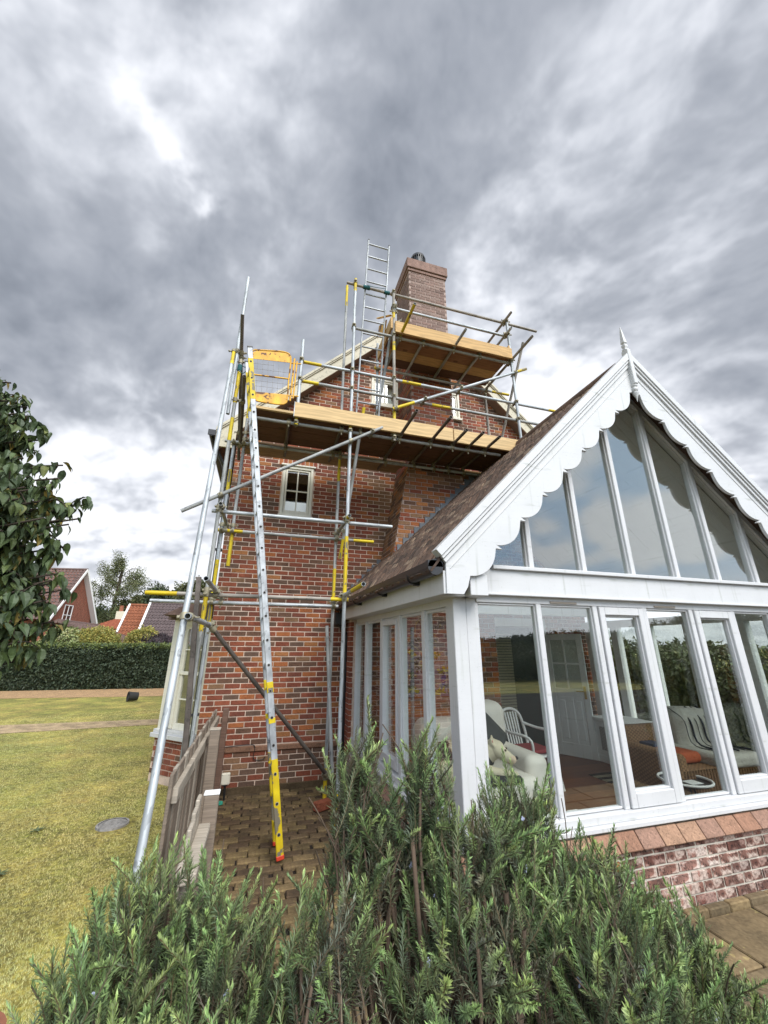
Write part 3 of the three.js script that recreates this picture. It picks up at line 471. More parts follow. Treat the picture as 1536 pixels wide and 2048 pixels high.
// tie beam, gable glazing
mesh('tie_beam', [bx(1.60, 6.14, 2.385, 2.60, FZ - .06, FZ + .05), bx(1.56, 6.18, 2.375, 2.392, FZ - .05, FZ + .066, .003), bx(1.90, 5.84, 2.60, 2.635, FZ - .08, FZ + .085)], M.white, cons);
const glassTop = (x) => 5.02 - Math.abs(x - CX) * SLOPE;
{
  const xs = [1.75, 2.357, 2.962, 3.567, 4.172, 4.777, 5.382, 5.99];
  for (let i = 1; i < 7; i++) mesh('gable_mullion', [bx(xs[i] - .027, xs[i] + .027, 2.635, glassTop(xs[i]) - .02, FZ - .085, FZ + .012), bx(xs[i] - .038, xs[i] + .038, 2.64, glassTop(xs[i]) - .03, FZ - .07, FZ - .012)], M.white, cons);
  for (const s of [-1, 1]) mesh('gable_rafter', [beam(V3(CX + s * 2.30, glassTop(CX + 2.30) + .02, FZ - .04), V3(CX, glassTop(CX) + .02, FZ - .04), .10, .10), beam(V3(CX + s * 2.30, glassTop(CX + 2.30) - .045, FZ - .045), V3(CX, glassTop(CX) - .045, FZ - .045), .05, .03)], M.white, cons);
  for (let i = 0; i < 7; i++) {
    const a = xs[i] + .03, b = xs[i + 1] - .03, P = [[a, 2.636], [b, 2.636]]; if (i === 3) P.push([b, glassTop(b)], [CX, glassTop(CX)], [a, glassTop(a)]); else P.push([b, glassTop(b)], [a, glassTop(a)]);
    const Q = P.filter((p) => p[1] >= 2.63); if (Q.length < 3) continue;
    const f = mesh('bead', [bx(a, b, 2.635, 2.652, FZ - .06, FZ - .012)], M.white, cons);
    mesh('gable_pane', extrude(Q, .004).translate(0, 0, FZ - .036), M.glass, f);
  }
  // inner tie beams and the sloping lining of the roof
  for (const z of [-4.3, -5.5]) mesh('inner_beam', bx(1.7, 6.1, 2.42, 2.56, z - .05, z + .05), M.inner, cons);
}
{ // roof: slabs, lining, tiles, ridge
  const topY = (x) => 5.16 - Math.abs(x - CX) * SLOPE, x0 = 1.41;
  for (const s of [-1, 1]) {
    const P = [[CX, topY(CX) - .05], [CX + s * (CX - x0), topY(x0) - .05], [CX + s * (CX - x0), topY(x0) - .10], [CX, topY(CX) - .10]];
    mesh('roof', extrude(s > 0 ? P.reverse() : P, WALLZ * -1 - 2.90).translate(0, 0, WALLZ + .005), s > 0 ? mat([.10, .06, .045], { map: tTile, roughness: 1 }) : M.roofUnder, cons);
    const Q = [[CX, topY(CX) - .12], [CX + s * 2.32, topY(CX + 2.32) - .12], [CX + s * 2.32, topY(CX + 2.32) - .14], [CX, topY(CX) - .14]];
    mesh('lining', extrude(s > 0 ? Q.reverse() : Q, 3.45).translate(0, 0, WALLZ + .01), M.inner, cons);
  }
  const tiles = mesh('tile_batten', [beam(V3(1.36, topY(1.36) - .03, WALLZ + .02), V3(1.36, topY(1.36) - .03, -2.95), .05, .03)], M.roofUnder, cons);
  const r = rng(12), tg = [0, 1, 2].map((k) => { const g = new THREE.BoxGeometry(.162, .017, .25, 4, 1, 2), p = g.attributes.position; for (let i = 0; i < p.count; i++) { const x = p.getX(i) / .08; p.setY(i, p.getY(i) - .008 * x * x + (hash3(i, k, 4) - .5) * .008); p.setZ(i, p.getZ(i) + (p.getZ(i) > 0 ? (hash3(Math.round(x * 2), k, 9) - .5) * .024 : 0)); } const q = g.toNonIndexed(); q.computeVertexNormals(); boxUV(q); const u = q.attributes.uv; for (let i = 0; i < u.count; i++) u.setXY(i, u.getX(i) * 2 + k * .31, u.getY(i) * 2 + k * .17); return q; });
  const TC = [[.10, .066, .050], [.145, .090, .066], [.185, .115, .083], [.225, .145, .105], [.29, .205, .145], [.16, .105, .08]], tms = TC.map((c) => mat(c, { map: tTile, bumpMap: tTile, bumpScale: .004, roughness: 1 }));
  const all = [], n = V3(-Math.SQRT1_2, Math.SQRT1_2, 0), d = V3(-Math.SQRT1_2, -Math.SQRT1_2, 0), e = V3(0, 0, -1);   // d runs down the slope
  for (let row = 0; row < 36; row++) {
    const s = row * .1, back = -(.045) * (1 - s / 3.7);
    for (let k = 0; k < 24; k++) {
      const z = -2.925 - k * .165 - (row % 2) * .0825 - (row % 2 ? 0 : 0); if (z < WALLZ + .07) continue;
      const cx = 1.325 + s * Math.SQRT1_2, cy = topY(1.325) + s * Math.SQRT1_2, sk = back * -1 * (z + 2.9);
      if (z < BZ - .05 && cx + sk > breastL(cy) - .05 && cx < breastR(cy)) continue;
      const tilt = .15 + (r() - .5) * .09, pos = V3(cx + sk, cy, z).addScaledVector(n, .020 + (r() - .5) * .014).addScaledVector(d, (r() - .5) * .022);
      const q = basisAt(e, n, d, pos).multiply(new THREE.Matrix4().makeRotationFromEuler(new THREE.Euler(tilt, (r() - .5) * .08, (r() - .5) * .09)));
      all.push([q, Math.floor(6 * clamp(.5 * (fbm(cx * 3, z * 3, 8, 3) - .5) + r(), 0, .99)), Math.floor(r() * 3), pos.distanceTo(camera.position)]);
    }
  }
  all.sort((a, b) => a[3] - b[3]);
  all.slice(0, 300).forEach(([q, c, g], i) => { const m = new THREE.Mesh(tg[g], tms[c]); m.name = i ? 'roof_tile_' + String(i).padStart(3, '0') : 'roof_tile'; m.applyMatrix4(q); m.castShadow = m.receiveShadow = true; tiles.add(m); });
  instanced('roof_tile_rows', tg[0], M.tile, all.slice(300).map(([q, c]) => { const k = .85 + .3 * r(); return [q, C(...TC[c].map((v) => v * k))]; }), tiles);
  for (let i = 0; i < 12; i++) { const g = new THREE.CylinderGeometry(.12, .12, .31, 12, 1, true, 0, Math.PI).rotateZ(Math.PI / 2).rotateY(Math.PI / 2); g.rotateZ(0); const m = mesh('ridge_tile', [rod(V3(CX, topY(CX) - .03, -2.96 - i * .3), V3(CX, topY(CX) - .03, -3.255 - i * .3), .11, 14)], tms[2], tiles); }
  const moss = []; const mg = colored(new THREE.IcosahedronGeometry(1, 1), () => [1, 1, 1]);     // cushions of moss between the tiles
  for (let i = 0; i < 900; i++) { const s = Math.pow(r(), 1.1) * 3.5, z = -2.92 - r() * 3.5, cx = 1.26 + s * Math.SQRT1_2, w = .006 + .014 * r(); if (z < BZ && cx > breastL(3.7)) continue; moss.push([new THREE.Matrix4().compose(V3(cx + .045 * (1 - s / 3.7) * (z + 2.9), topY(1.255) + s * Math.SQRT1_2, z).addScaledVector(n, .022), new THREE.Quaternion(), V3(w, w * .7, w)), r() < .7 ? C(.12, .095, .055) : C(.26, .22, .13)]); }
  instanced('moss', new THREE.IcosahedronGeometry(1, 1), mat([1, 1, 1], { roughness: 1 }), moss, tiles);
  // lead flashing, stepped up the wall and round the chimney breast
  const pts = []; const lead = [];
  for (let i = 0; i < 9; i++) { const x = 1.22 + i * .09, y = topY(x) + .01; lead.push(cbox(x, x + .10, y - .02, y + .25 + .015 * (i % 2), WALLZ + .006 + .0015 * (i % 3), WALLZ + .018 + .0015 * (i % 3), .002)); }
  for (let i = 0; i < 15; i++) { const x = breastL(3.6) + .02 + i * .10, y = topY(x); if (y > 5.05) break; lead.push(cbox(x, x + .11, y - .03, y + .25 + .02 * (i % 2), BZ + .006 + .0015 * (i % 3), BZ + .018 + .0015 * (i % 3), .002)); }
  lead.push(beam(V3(1.25, topY(1.25) + .03, WALLZ + .06), V3(2.0, topY(2.0) + .03, WALLZ + .06), .12, .006), beam(V3(1.98, topY(1.98) + .03, BZ + .06), V3(3.55, topY(3.55) + .03, BZ + .06), .12, .006));
  lead.push(beam(V3(breastL(3.6) - .012, topY(2.0) + .08, WALLZ + .02), V3(breastL(3.6) - .012, topY(2.0) + .08, BZ + .01), .012, .18));
  mesh('lead_flashing', lead, M.lead, cons);
}
{ // eaves: fascia, soffit, gutter with brackets
  const sk2 = (g) => { const p = g.attributes.position; for (let i = 0; i < p.count; i++) p.setX(i, p.getX(i) + .035 * Math.min(0, p.getZ(i) + 2.85)); return g; };
  mesh('fascia', [sk2(cbox(1.352, 1.376, 2.345, 2.53, -6.46, -2.865, .003))], M.white, cons);
  mesh('eaves_soffit', [sk2(cbox(1.376, 1.66, 2.345, 2.362, -6.46, -2.98, .003)), sk2(box(1.37, 1.66, 2.35, 2.53, -6.475, -6.46))], M.white, cons);
  const g = new THREE.CylinderGeometry(.056, .056, 3.62, 14, 1, true, Math.PI / 2, Math.PI).rotateX(Math.PI / 2).rotateZ(0), gi = g.clone(); 
  const gut = mesh('gutter', [sk2(rod(V3(1.285, 2.545, -2.875), V3(1.285, 2.545, -6.50), .056, 16)), sk2(box(1.225, 1.345, 2.545, 2.60, -6.5, -2.875))], M.black, cons);
  mesh('gutter_end', [sk2(rod(V3(1.285, 2.555, -2.855), V3(1.285, 2.555, -2.90), .066, 16)), sk2(box(1.219, 1.351, 2.555, 2.607, -2.90, -2.855))], M.black, gut);
  for (const z of [-3.35, -4.25, -5.3]) mesh('bracket', [sk2(rod(V3(1.285, 2.543, z - .025), V3(1.285, 2.543, z + .025), .064, 14)), sk2(box(1.30, 1.352, 2.47, 2.56, z - .02, z + .02))], M.black, gut);
  mesh('hopper', [box(1.12, 1.24, 2.28, 2.46, -6.62, -6.46)], M.black, gut); mesh('downpipe', [rod(V3(1.32, 0, -6.56), V3(1.32, 2.12, -6.56), .034, 12), rod(V3(1.32, 2.12, -6.56), V3(1.18, 2.32, -6.54), .034, 10)], M.black, gut);
}
{ // scalloped bargeboards with mouldings, finial and pendant
  const BZ0 = -2.85, apexY = 5.205, h = Math.SQRT1_2;
  for (const s of [-1, 1]) {
    // along: distance down the slope from the apex; depth: across the board
    const at = (t, d) => [CX + s * (t * h - d * h), apexY - t * h - d * h];
    const P = [at(0, 0)], end = 3.60, pitch = .392, lobes = 8;
    P.push(at(end, 0));
    const low = [];
    for (let i = 0; i < lobes; i++) {
      const t0 = .40 + i * pitch, dn = .300;
      low.push([t0 - .002, dn - .012], [t0 - .014, dn + .058], [t0 + .026, dn + .012]);      // the small barb between two lobes
      for (let k = 1; k <= 12; k++) { const a = k / 12, q = 2 * a - 1, R = pitch * .7071, sag = Math.sqrt(Math.max(0, R * R - (q * pitch / 2) ** 2)) - R * .7071; low.push([t0 + .026 + (pitch - .032) * a, dn + .002 + sag]); }
    }
    const pts = [at(0, 0), ...[...low.filter((q) => q[0] < end - .02)].map((q) => q[0] < q[1] + .0 ? null : at(q[0], q[1])).filter(Boolean)];
    const last = pts[pts.length - 1]; const yb = 2.345, xo = CX + s * (CX - 1.372);
    const poly = [[CX, apexY], [CX, apexY - .46], ...pts.slice(1).filter((q) => (s < 0 ? q[0] < CX - .02 && q[0] > 1.52 : q[0] > CX + .02 && q[0] < 2 * CX - 1.52)), [CX + s * (CX - 1.56), yb + .06], [CX + s * (CX - 1.52), yb], [xo, yb], [xo, apexY - (CX - 1.372)]];
    const bb = mesh('bargeboard', extrude(s < 0 ? poly : poly.slice().reverse(), .028, .002).translate(0, 0, BZ0 - .03), M.white, cons);
    const line = (d0, d1, z0, z1) => { const a = at(d0 * .0, d0), e = 3.62; const A = [CX, apexY - d0 * 2 * h], B = at(e, d0), Cc = at(e, d1), D = [CX, apexY - d1 * 2 * h]; const q = [A, B, Cc, D]; return extrude(s < 0 ? q : q.slice().reverse(), z1 - z0, .002).translate(0, 0, z0); };
    mesh('moulding', [line(-.055, .012, BZ0 - .05, BZ0 + .045), line(.016, .040, BZ0 - .01, BZ0 + .032), line(.046, .078, BZ0 - .01, BZ0 + .018), line(.135, .142, BZ0 - .01, BZ0 + .004)], M.white, bb);
    mesh('verge_soffit', extrude((s < 0 ? [at(0, .02), at(3.5, .02), at(3.5, .04), [CX, apexY - .04 * 2 * h]] : [at(0, .02), at(3.5, .02), at(3.5, .04), [CX, apexY - .04 * 2 * h]].reverse()), .20).translate(0, 0, FZ - .0), M.white, bb);
  }
  mesh('barge_foot', [bx(1.60, 1.765, 2.345, 2.52, BZ0 - .22, BZ0 - .035), bx(5.98, 6.14, 2.345, 2.52, BZ0 - .22, BZ0 - .035)], M.white, cons);
  const f = mesh('finial', [cbox(CX - .027, CX + .027, 4.83, 5.32, BZ0 - .03, BZ0 + .055, .006), lathe([[.001, 5.32], [.034, 5.32], [.036, 5.34], [.022, 5.355], [.034, 5.375], [.034, 5.40], [.02, 5.415], [.036, 5.43], [.030, 5.47], [.016, 5.60], [.002, 5.68]], 4).rotateY(Math.PI / 4).translate(CX, 0, BZ0 + .012)], M.white, cons);
  mesh('pendant', lathe([[.001, 4.60], [.012, 4.66], [.03, 4.70], [.034, 4.72], [.02, 4.735], [.034, 4.755], [.034, 4.78], [.022, 4.795], [.034, 4.81], [.034, 4.83], [.001, 4.83]], 14).translate(CX, 0, BZ0 + .012), M.white, f);
}

// ───────────────────────── scaffolding ─────────────────────────
const scaf = thing('scaffolding', 'galvanised tube scaffolding with two boarded platforms around the gable and chimney', 'scaffolding');
const TR = .0242, tubes = [];
function pipe(a, b, r = TR) {     // an open ended tube with a wall
  const L = a.distanceTo(b), w = r * .84, cut = Math.min(.16, L * .3), G = [new THREE.CylinderGeometry(r, r, L, 12, 1, true)];
  for (const s of [-1, 1]) { G.push(new THREE.RingGeometry(w, r, 12).rotateX(-s * Math.PI / 2).translate(0, s * L / 2, 0), new THREE.CylinderGeometry(w, w, cut, 10, 1, true).translate(0, s * (L / 2 - cut / 2), 0), new THREE.CircleGeometry(w, 10).rotateX(-s * Math.PI / 2).translate(0, s * (L / 2 - cut), 0)); }
  const q = new THREE.Matrix4().compose(a.clone().add(b).multiplyScalar(.5), new THREE.Quaternion().setFromUnitVectors(V3(0, 1, 0), b.clone().sub(a).divideScalar(L)), V3(1, 1, 1));
  return G.map((g) => { const p = prep(g, true), uv = p.attributes.uv; for (let i = 0; i < uv.count; i++) uv.setXY(i, uv.getX(i) * .22, uv.getY(i) * L * .5 + a.x); return p.applyMatrix4(q); });
}
// a tube from one point to another; bands are painted lengths, as fractions of it
function T(name, x0, y0, z0, x1, y1, z1, bands = [], m = [M.galv, M.galvDull, M.galv, M.galvBrown, M.galv, M.galvDull][tubes.length % 6]) {
  const a = V3(x0, y0, z0), b = V3(x1, y1, z1), o = mesh(name, pipe(a, b), m, scaf, true);
  tubes.push([a, b]);
  for (const [s, e] of bands) mesh('painted_band', new THREE.CylinderGeometry(TR + .0012, TR + .0012, a.distanceTo(b) * (e - s), 12, 1, true).applyMatrix4(new THREE.Matrix4().compose(a.clone().lerp(b, (s + e) / 2), new THREE.Quaternion().setFromUnitVectors(V3(0, 1, 0), b.clone().sub(a).normalize()), V3(1, 1, 1))), M.yellow, o);
  return o;
}
T('standard',0.975,0.020,-5.020,0.975,7.931,-5.020,[[.965,1],[.625,.665],[.325,.42],[0,.05]]);
T('standard',0.970,0.020,-5.850,0.970,8.687,-5.850,[[.94,1],[.515,.56],[.29,.35],[0,.05]]);
T('standard',0.190,4.917,-5.020,0.190,6.418,-5.020,[[0,.08]]);
T('standard',1.660,4.900,-5.020,1.660,7.912,-5.020,[[.78,.83],[.04,.2],[.56,.62]]);
T('standard',3.940,5.253,-5.020,3.940,7.899,-5.020);
T('standard',-0.655,0.020,-5.020,-0.655,5.799,-5.020,[[.88,.97],[.78,.84],[.36,.44]]);
T('standard',-0.685,0.020,-5.850,-0.685,4.966,-5.850,[[.45,.62],[.82,.9]]);
T('standard',-0.540,3.005,-5.850,-0.540,5.646,-5.850,[[0,.18],[.9,1]]);
T('standard',-0.715,4.90,-4.975,-0.715,7.337,-4.975);
T('standard',3.865,5.816,-5.850,3.865,6.744,-5.850);
T('standard',1.607,5.836,-5.850,1.607,7.432,-5.850);
T('ledger',-0.387,4.965,-5.070,3.525,4.965,-5.070);
T('guard_rail',0.165,6.054,-5.070,4.876,6.054,-5.070,[[0,.07],[.35,.42],[.95,1]]);
T('guard_rail',0.161,5.707,-5.070,4.574,5.707,-5.070,[[0,.07],[.49,.57]]);
T('ledger',-0.741,3.551,-5.070,1.632,3.551,-5.070);
T('ledger',-1.300,2.515,-5.070,1.038,2.515,-5.070,[[0,.14],[.9,1]]);
T('ledger',-1.415,2.496,-5.800,1.035,2.496,-5.800);
T('ledger',-0.769,3.505,-5.800,1.559,3.505,-5.800,[[.0,.16],[.86,1]]);
T('ledger',-0.816,4.919,-5.800,3.825,4.919,-5.800);
T('ledger',0.967,6.921,-5.070,3.973,6.921,-5.070);
T('ledger',1.527,6.824,-5.800,4.389,6.824,-5.800,[[0,.05],[.86,1]]);
T('guard_rail',0.833,7.862,-5.070,4.653,7.862,-5.070);
T('guard_rail',1.655,7.548,-5.070,3.992,7.548,-5.070);
T('brace',-1.064,3.477,-4.960,1.452,5.064,-4.960);
T('brace',-0.503,2.119,-4.750,0.959,0.410,-5.750,[],M.galvDark);
T('brace',0.887,2.218,-5.790,0.999,0.474,-5.550);
T('brace',1.611,5.418,-4.960,4.191,6.771,-4.960,[[0,.14],[.92,1]]);
T('brace',4.197,7.367,-4.950,4.048,5.718,-5.700);
T('brace',1.674,7.533,-4.960,1.622,5.913,-5.800);
T('brace',1.157,5.350,-4.950,1.033,3.201,-5.780,[[0,.12],[.87,1]]);
T('brace',-0.667,6.256,-4.600,-0.625,4.808,-6.200,[],M.galvDark);
T('brace',-0.533,5.288,-4.620,-0.598,4.887,-5.900,[],M.galvDark);
T('raker',-0.473,0.030,-2.530,-0.756,5.909,-4.960,[[.945,1]]);
T('transom',1.755,5.013,-6.280,1.755,5.013,-4.315,[],M.galvDark);
T('transom',2.273,5.013,-6.280,2.273,5.013,-4.326,[],M.galvDark);
T('transom',2.653,5.013,-6.280,2.653,5.013,-4.578,[],M.galvDark);
T('transom',2.930,5.013,-6.280,2.930,5.013,-4.569,[],M.galvDark);
T('transom',3.235,5.013,-6.280,3.235,5.013,-4.601,[],M.galvDark);
T('transom',0.090,5.013,-6.250,0.090,5.013,-5.102,[],M.galvDark);
T('transom',0.851,5.013,-6.220,0.851,5.013,-5.040,[],M.galvDark);
T('transom',-0.445,5.013,-6.200,-0.445,5.013,-5.103,[],M.galvDark);
T('transom',1.790,6.969,-6.100,1.790,6.969,-4.362,[[.6,1]]);
T('transom',2.214,6.969,-6.100,2.214,6.969,-5.032);
T('transom',2.790,6.969,-6.100,2.790,6.969,-4.597);
T('transom',3.311,6.969,-6.100,3.311,6.969,-5.031);
T('transom',3.951,6.969,-6.100,3.951,6.969,-4.408);
T('transom',-0.563,2.565,-6.000,-0.563,2.565,-4.130);
T('transom',-0.632,3.601,-6.100,-0.632,3.601,-4.904);
T('transom',0.975,2.565,-5.950,0.975,2.565,-4.006,[[.72,1]]);
T('transom',0.979,3.601,-6.000,0.979,3.601,-4.894,[[.72,1]]);
T('transom',-0.541,2.160,-4.850,-0.541,2.160,-3.320);
T('guard_rail',3.900,7.862,-6.000,3.900,7.862,-4.800);
T('guard_rail',3.900,7.548,-6.000,3.900,7.548,-4.850);
mesh('timber_prop', beam(V3(-.737, 2.684, -4.85), V3(-.55, -.02, -4.85), .052, .04, V3(0, 0, 1)), M.galvDark, scaf);
{ // couplers wherever two tubes pass close by each other
  const one = (r = 0) => [lathe([[.0255, -.028], [.033, -.028], [.035, 0], [.033, .028], [.0255, .028]], 10), rod(V3(.030, 0, .006), V3(.075, 0, .006), .007, 6), rod(V3(.055, 0, .006), V3(.068, 0, .006), .014, 6), cbox(-.055, -.028, -.012, .012, -.03, .012, .004)];
  const frame = (pos, y, z) => { const x = new THREE.Vector3().crossVectors(y, z).normalize(), zz = new THREE.Vector3().crossVectors(x, y); return basisAt(x, y, zz, pos); };
  const rr = rng(41);
  for (let i = 0; i < tubes.length; i++) for (let j = i + 1; j < tubes.length; j++) {
    const [a, b] = tubes[i], [c, d] = tubes[j], u = b.clone().sub(a), v = d.clone().sub(c), w = a.clone().sub(c);
    const A = u.dot(u), B = u.dot(v), D = v.dot(v), E = u.dot(w), F = v.dot(w), den = A * D - B * B; if (den < 1e-4 * A * D) continue;
    const s = clamp((B * F - D * E) / den), t = clamp((A * F - B * E) / den), p = a.clone().addScaledVector(u, s), q = c.clone().addScaledVector(v, t), gap = p.distanceTo(q);
    if (gap > .125) continue;
    const un = u.clone().normalize(), vn = v.clone().normalize();
    mesh('coupler', [...one().map((g) => g.applyMatrix4(frame(p, un, vn))), ...one().map((g) => g.applyMatrix4(frame(q, vn, un.clone().multiplyScalar(rr() < .5 ? -1 : 1)))), rod(p, gap > .01 ? q : q.clone().add(V3(0, .01, 0)), .02, 8)], M.coupler, scaf);
  }
}
{ // boards
  const r = rng(4), by = 5.045, place = (n, x0, x1, y, z0, z1, m, h = .038) => mesh(n, cbox(x0, x1, y, y + h, z0, z1, .004), m, scaf).geometry.attributes.uv.array.forEach((v, i, a) => { a[i] = a[i] + (i % 2 ? r() * 0 : 0); });
  for (let i = 0; i < 4; i++) { const z = -4.985 - i * .226, cutx = 1.55 + .2 * i; place('board', -.46 + .03 * r(), cutx, by + .004 * r(), z - .222, z, M.boardDark); place('board', cutx + .006, 3.72 - .24 * 0, by + .004 * r(), z - .222, z, M.boardDark); }
  for (let i = 0; i < 2; i++) { const z = -5.92 - i * .226; place('board', -.56, 2.16 - .04 * i, by - .035, z - .222, z, mat([.40, .27, .17], { map: tWood, roughness: .9 })); place('board', 3.32, 4.0, by - .035, z - .222, z, M.board); }
  place('toe_board', .145, 2.62, 5.015, -4.985, -4.947, M.boardPale, .232); place('toe_board', 2.635, 3.86, 5.005, -4.985, -4.947, M.boardPale, .232);
  place('edge_board', -.46, .140, 5.048, -4.985, -4.947, M.boardPale, .04);
  mesh('board_end_band', [box(.140, .150, 5.01, 5.25, -4.988, -4.944)], M.galv, scaf);
  mesh('toe_board', cbox(-.47, -.432, 5.09, 5.31, -5.9, -5.02, .004), M.boardPale, scaf);
  const uy = 6.998, tone = [M.boardDark, M.board, mat([.42, .23, .10], { map: tWood, roughness: .9 }), mat([.36, .19, .09], { map: tWood, roughness: .9 })];
  for (let i = 0; i < 4; i++) { const z = -4.99 - i * .226; place('board', 1.66 + .05 * r(), 3.90 + .04 * r(), uy + .004 * r(), z - .222, z, tone[[2, 3, 1, 0][i]]); }
  place('toe_board', 1.67, 3.93, 6.935, -4.992, -4.954, M.board, .232);
  mesh('toe_board', cbox(1.60, 1.638, 7.04, 7.27, -5.85, -5.0, .004), M.board, scaf); mesh('toe_board', cbox(3.90, 3.938, 7.04, 7.27, -5.85, -5.0, .004), M.board, scaf);
}
{ // the yellow swing gate at the head of the ladder
  const z = -5.0, g = mesh('ladder_gate', [tube([[-.44, 6.05, z], [-.505, 6.03, z], [-.53, 5.95, z], [-.50, 5.55, z], [-.475, 5.27, z], [-.45, 5.21, z], [-.40, 5.195, z], [-.02, 5.205, z], [.025, 5.24, z], [.035, 5.30, z], [.03, 5.6, z], [.03, 6.0, z], [.01, 6.08, z], [-.06, 6.105, z], [-.44, 6.05, z]], .012, 60, 8), rod(V3(-.49, 5.612, z), V3(.03, 5.648, z), .012, 8)], M.gate, scaf);
  mesh('plate', extrude([[-.51, 5.88], [.022, 5.935], [.02, 6.05], [-.04, 6.095], [-.45, 6.04], [-.51, 5.99]], .006).translate(0, 0, z - .003), M.gate, g);
  mesh('plate', extrude([[-.47, 5.33], [.03, 5.375], [.03, 5.27], [-.01, 5.205], [-.42, 5.20], [-.47, 5.25]], .006).translate(0, 0, z - .003), M.gate, g);
  const w = []; for (let i = 1; i < 7; i++) { const k = i / 7; w.push(rod(V3(mix(-.465, .03, k), 5.34 + .02 * k, z), V3(mix(-.51, .022, k), 5.89 + .04 * k, z), .0022, 5)); }
  for (const k of [.16, .32, .68, .84]) w.push(rod(V3(mix(-.47, -.51, k), 5.34 + k * .55, z + .003), V3(k > .8 ? -.2 : .03, 5.37 + k * .56 - (k > .8 ? .01 : 0), z + .003), .0022, 5));
  mesh('wire_mesh', w, M.ironGrey, g);
  mesh('hinge_post', [rod(V3(.075, 5.28, z), V3(.085, 6.02, z), .014, 8), rod(V3(.115, 5.33, z), V3(.125, 5.98, z), .011, 8), rod(V3(.03, 5.93, z), V3(.19, 5.95, z), .010, 6), rod(V3(.03, 5.36, z), V3(.19, 5.38, z), .010, 6)], M.gate, g);
  const h = mesh('ladder_gate', [beam(V3(1.60, 7.30, -5.0), V3(1.60, 8.05, -5.85), .05, .02)], M.gate, scaf);
  mesh('plate', [beam(V3(1.59, 7.30, -5.25), V3(1.59, 7.62, -5.75), .01, .22)], M.gate, h);
}
mesh('rope_lashing', [lathe([[.026, -.05], [.034, -.045], [.036, 0], [.033, .05], [.026, .055]], 10).translate(-.655, 5.69, -5.02), tube([[-.62, 5.72, -5.0], [-.55, 5.66, -4.96], [-.60, 5.58, -4.97], [-.7, 5.64, -4.98], [-.76, 5.6, -4.97]], .006, 20, 5), rod(V3(1.12, 7.862, -5.07), V3(1.24, 7.862, -5.07), .034, 10), rod(V3(1.5, 7.862, -5.07), V3(1.6, 7.862, -5.07), .032, 10), tube([[1.18, 7.88, -5.03], [1.26, 7.86, -5.02], [1.52, 7.9, -5.03]], .005, 12, 5)], M.rope, scaf);

// ladders
function ladder(name, label, a0, b0, a1, b1, opts = {}) {     // stiles from a0 to a1 and b0 to b1
  const t = thing(name, label, 'ladder'), out = b0.clone().sub(a0).normalize(), along = a1.clone().sub(a0).normalize(), nrm = new THREE.Vector3().crossVectors(along, out).normalize();
  const L = a0.distanceTo(a1), w = opts.w ?? .028, h = opts.h ?? .072;
  for (const [p, q] of [[a0, a1], [b0, b1]]) {
    const s = mesh('stile', beam(p, q, w, h, nrm, .006), M.alu, t);
    for (const [u, v] of opts.paint ?? []) mesh('painted_band', beam(p.clone().lerp(q, u), p.clone().lerp(q, v), w + .003, h + .003, nrm, .006), M.yellow, s);
    mesh('foot', [beam(p.clone().addScaledVector(along, -.012), p.clone().addScaledVector(along, .028), w + .010, h + .010, nrm, .006)], opts.foot ?? M.black, s);
    mesh('end_cap', [beam(q, q.clone().addScaledVector(along, .02), w + .004, h + .004, nrm, .004)], M.black, s);
  }
  const n = Math.floor(L / .254);
  for (let i = 1; i <= n; i++) { const k = (i * .254 - .06) / L, p = a0.clone().lerp(a1, k), q = b0.clone().lerp(b1, k); mesh('rung', rod(p.clone().addScaledVector(out, .01), q.clone().addScaledVector(out, -.01), .0145, 10), M.alu, t);
    if (opts.holes) mesh('rung_end', [rod(p.clone().addScaledVector(out, -w / 2 - .004), p.clone().addScaledVector(out, .002), .0155, 12)], M.ironGrey, t), mesh('rung_hole', [rod(p.clone().addScaledVector(out, -w / 2 - .0055), p.clone().addScaledVector(out, -w / 2), .0115, 10)], M.dark, t); }
  return t;
}
ladder('access_ladder', 'long aluminium ladder with yellow painted foot, leaning from the paved yard to the lower platform', V3(.372, .06, -4.62), V3(.350, .06, -4.935), V3(-.515, 5.75, -4.62), V3(-.555, 5.75, -4.935), { holes: true, h: .064, paint: [[.0, .145], [.20, .21], [.25, .27], [.86, .97]], foot: M.orange });
ladder('roof_ladder', 'slim aluminium ladder rising from the lower platform past the chimney', V3(1.15, 5.09, -5.56), V3(1.53, 5.09, -5.56), V3(1.175, 8.86, -4.97), V3(1.56, 8.86, -4.97), { w: .022, h: .05 });

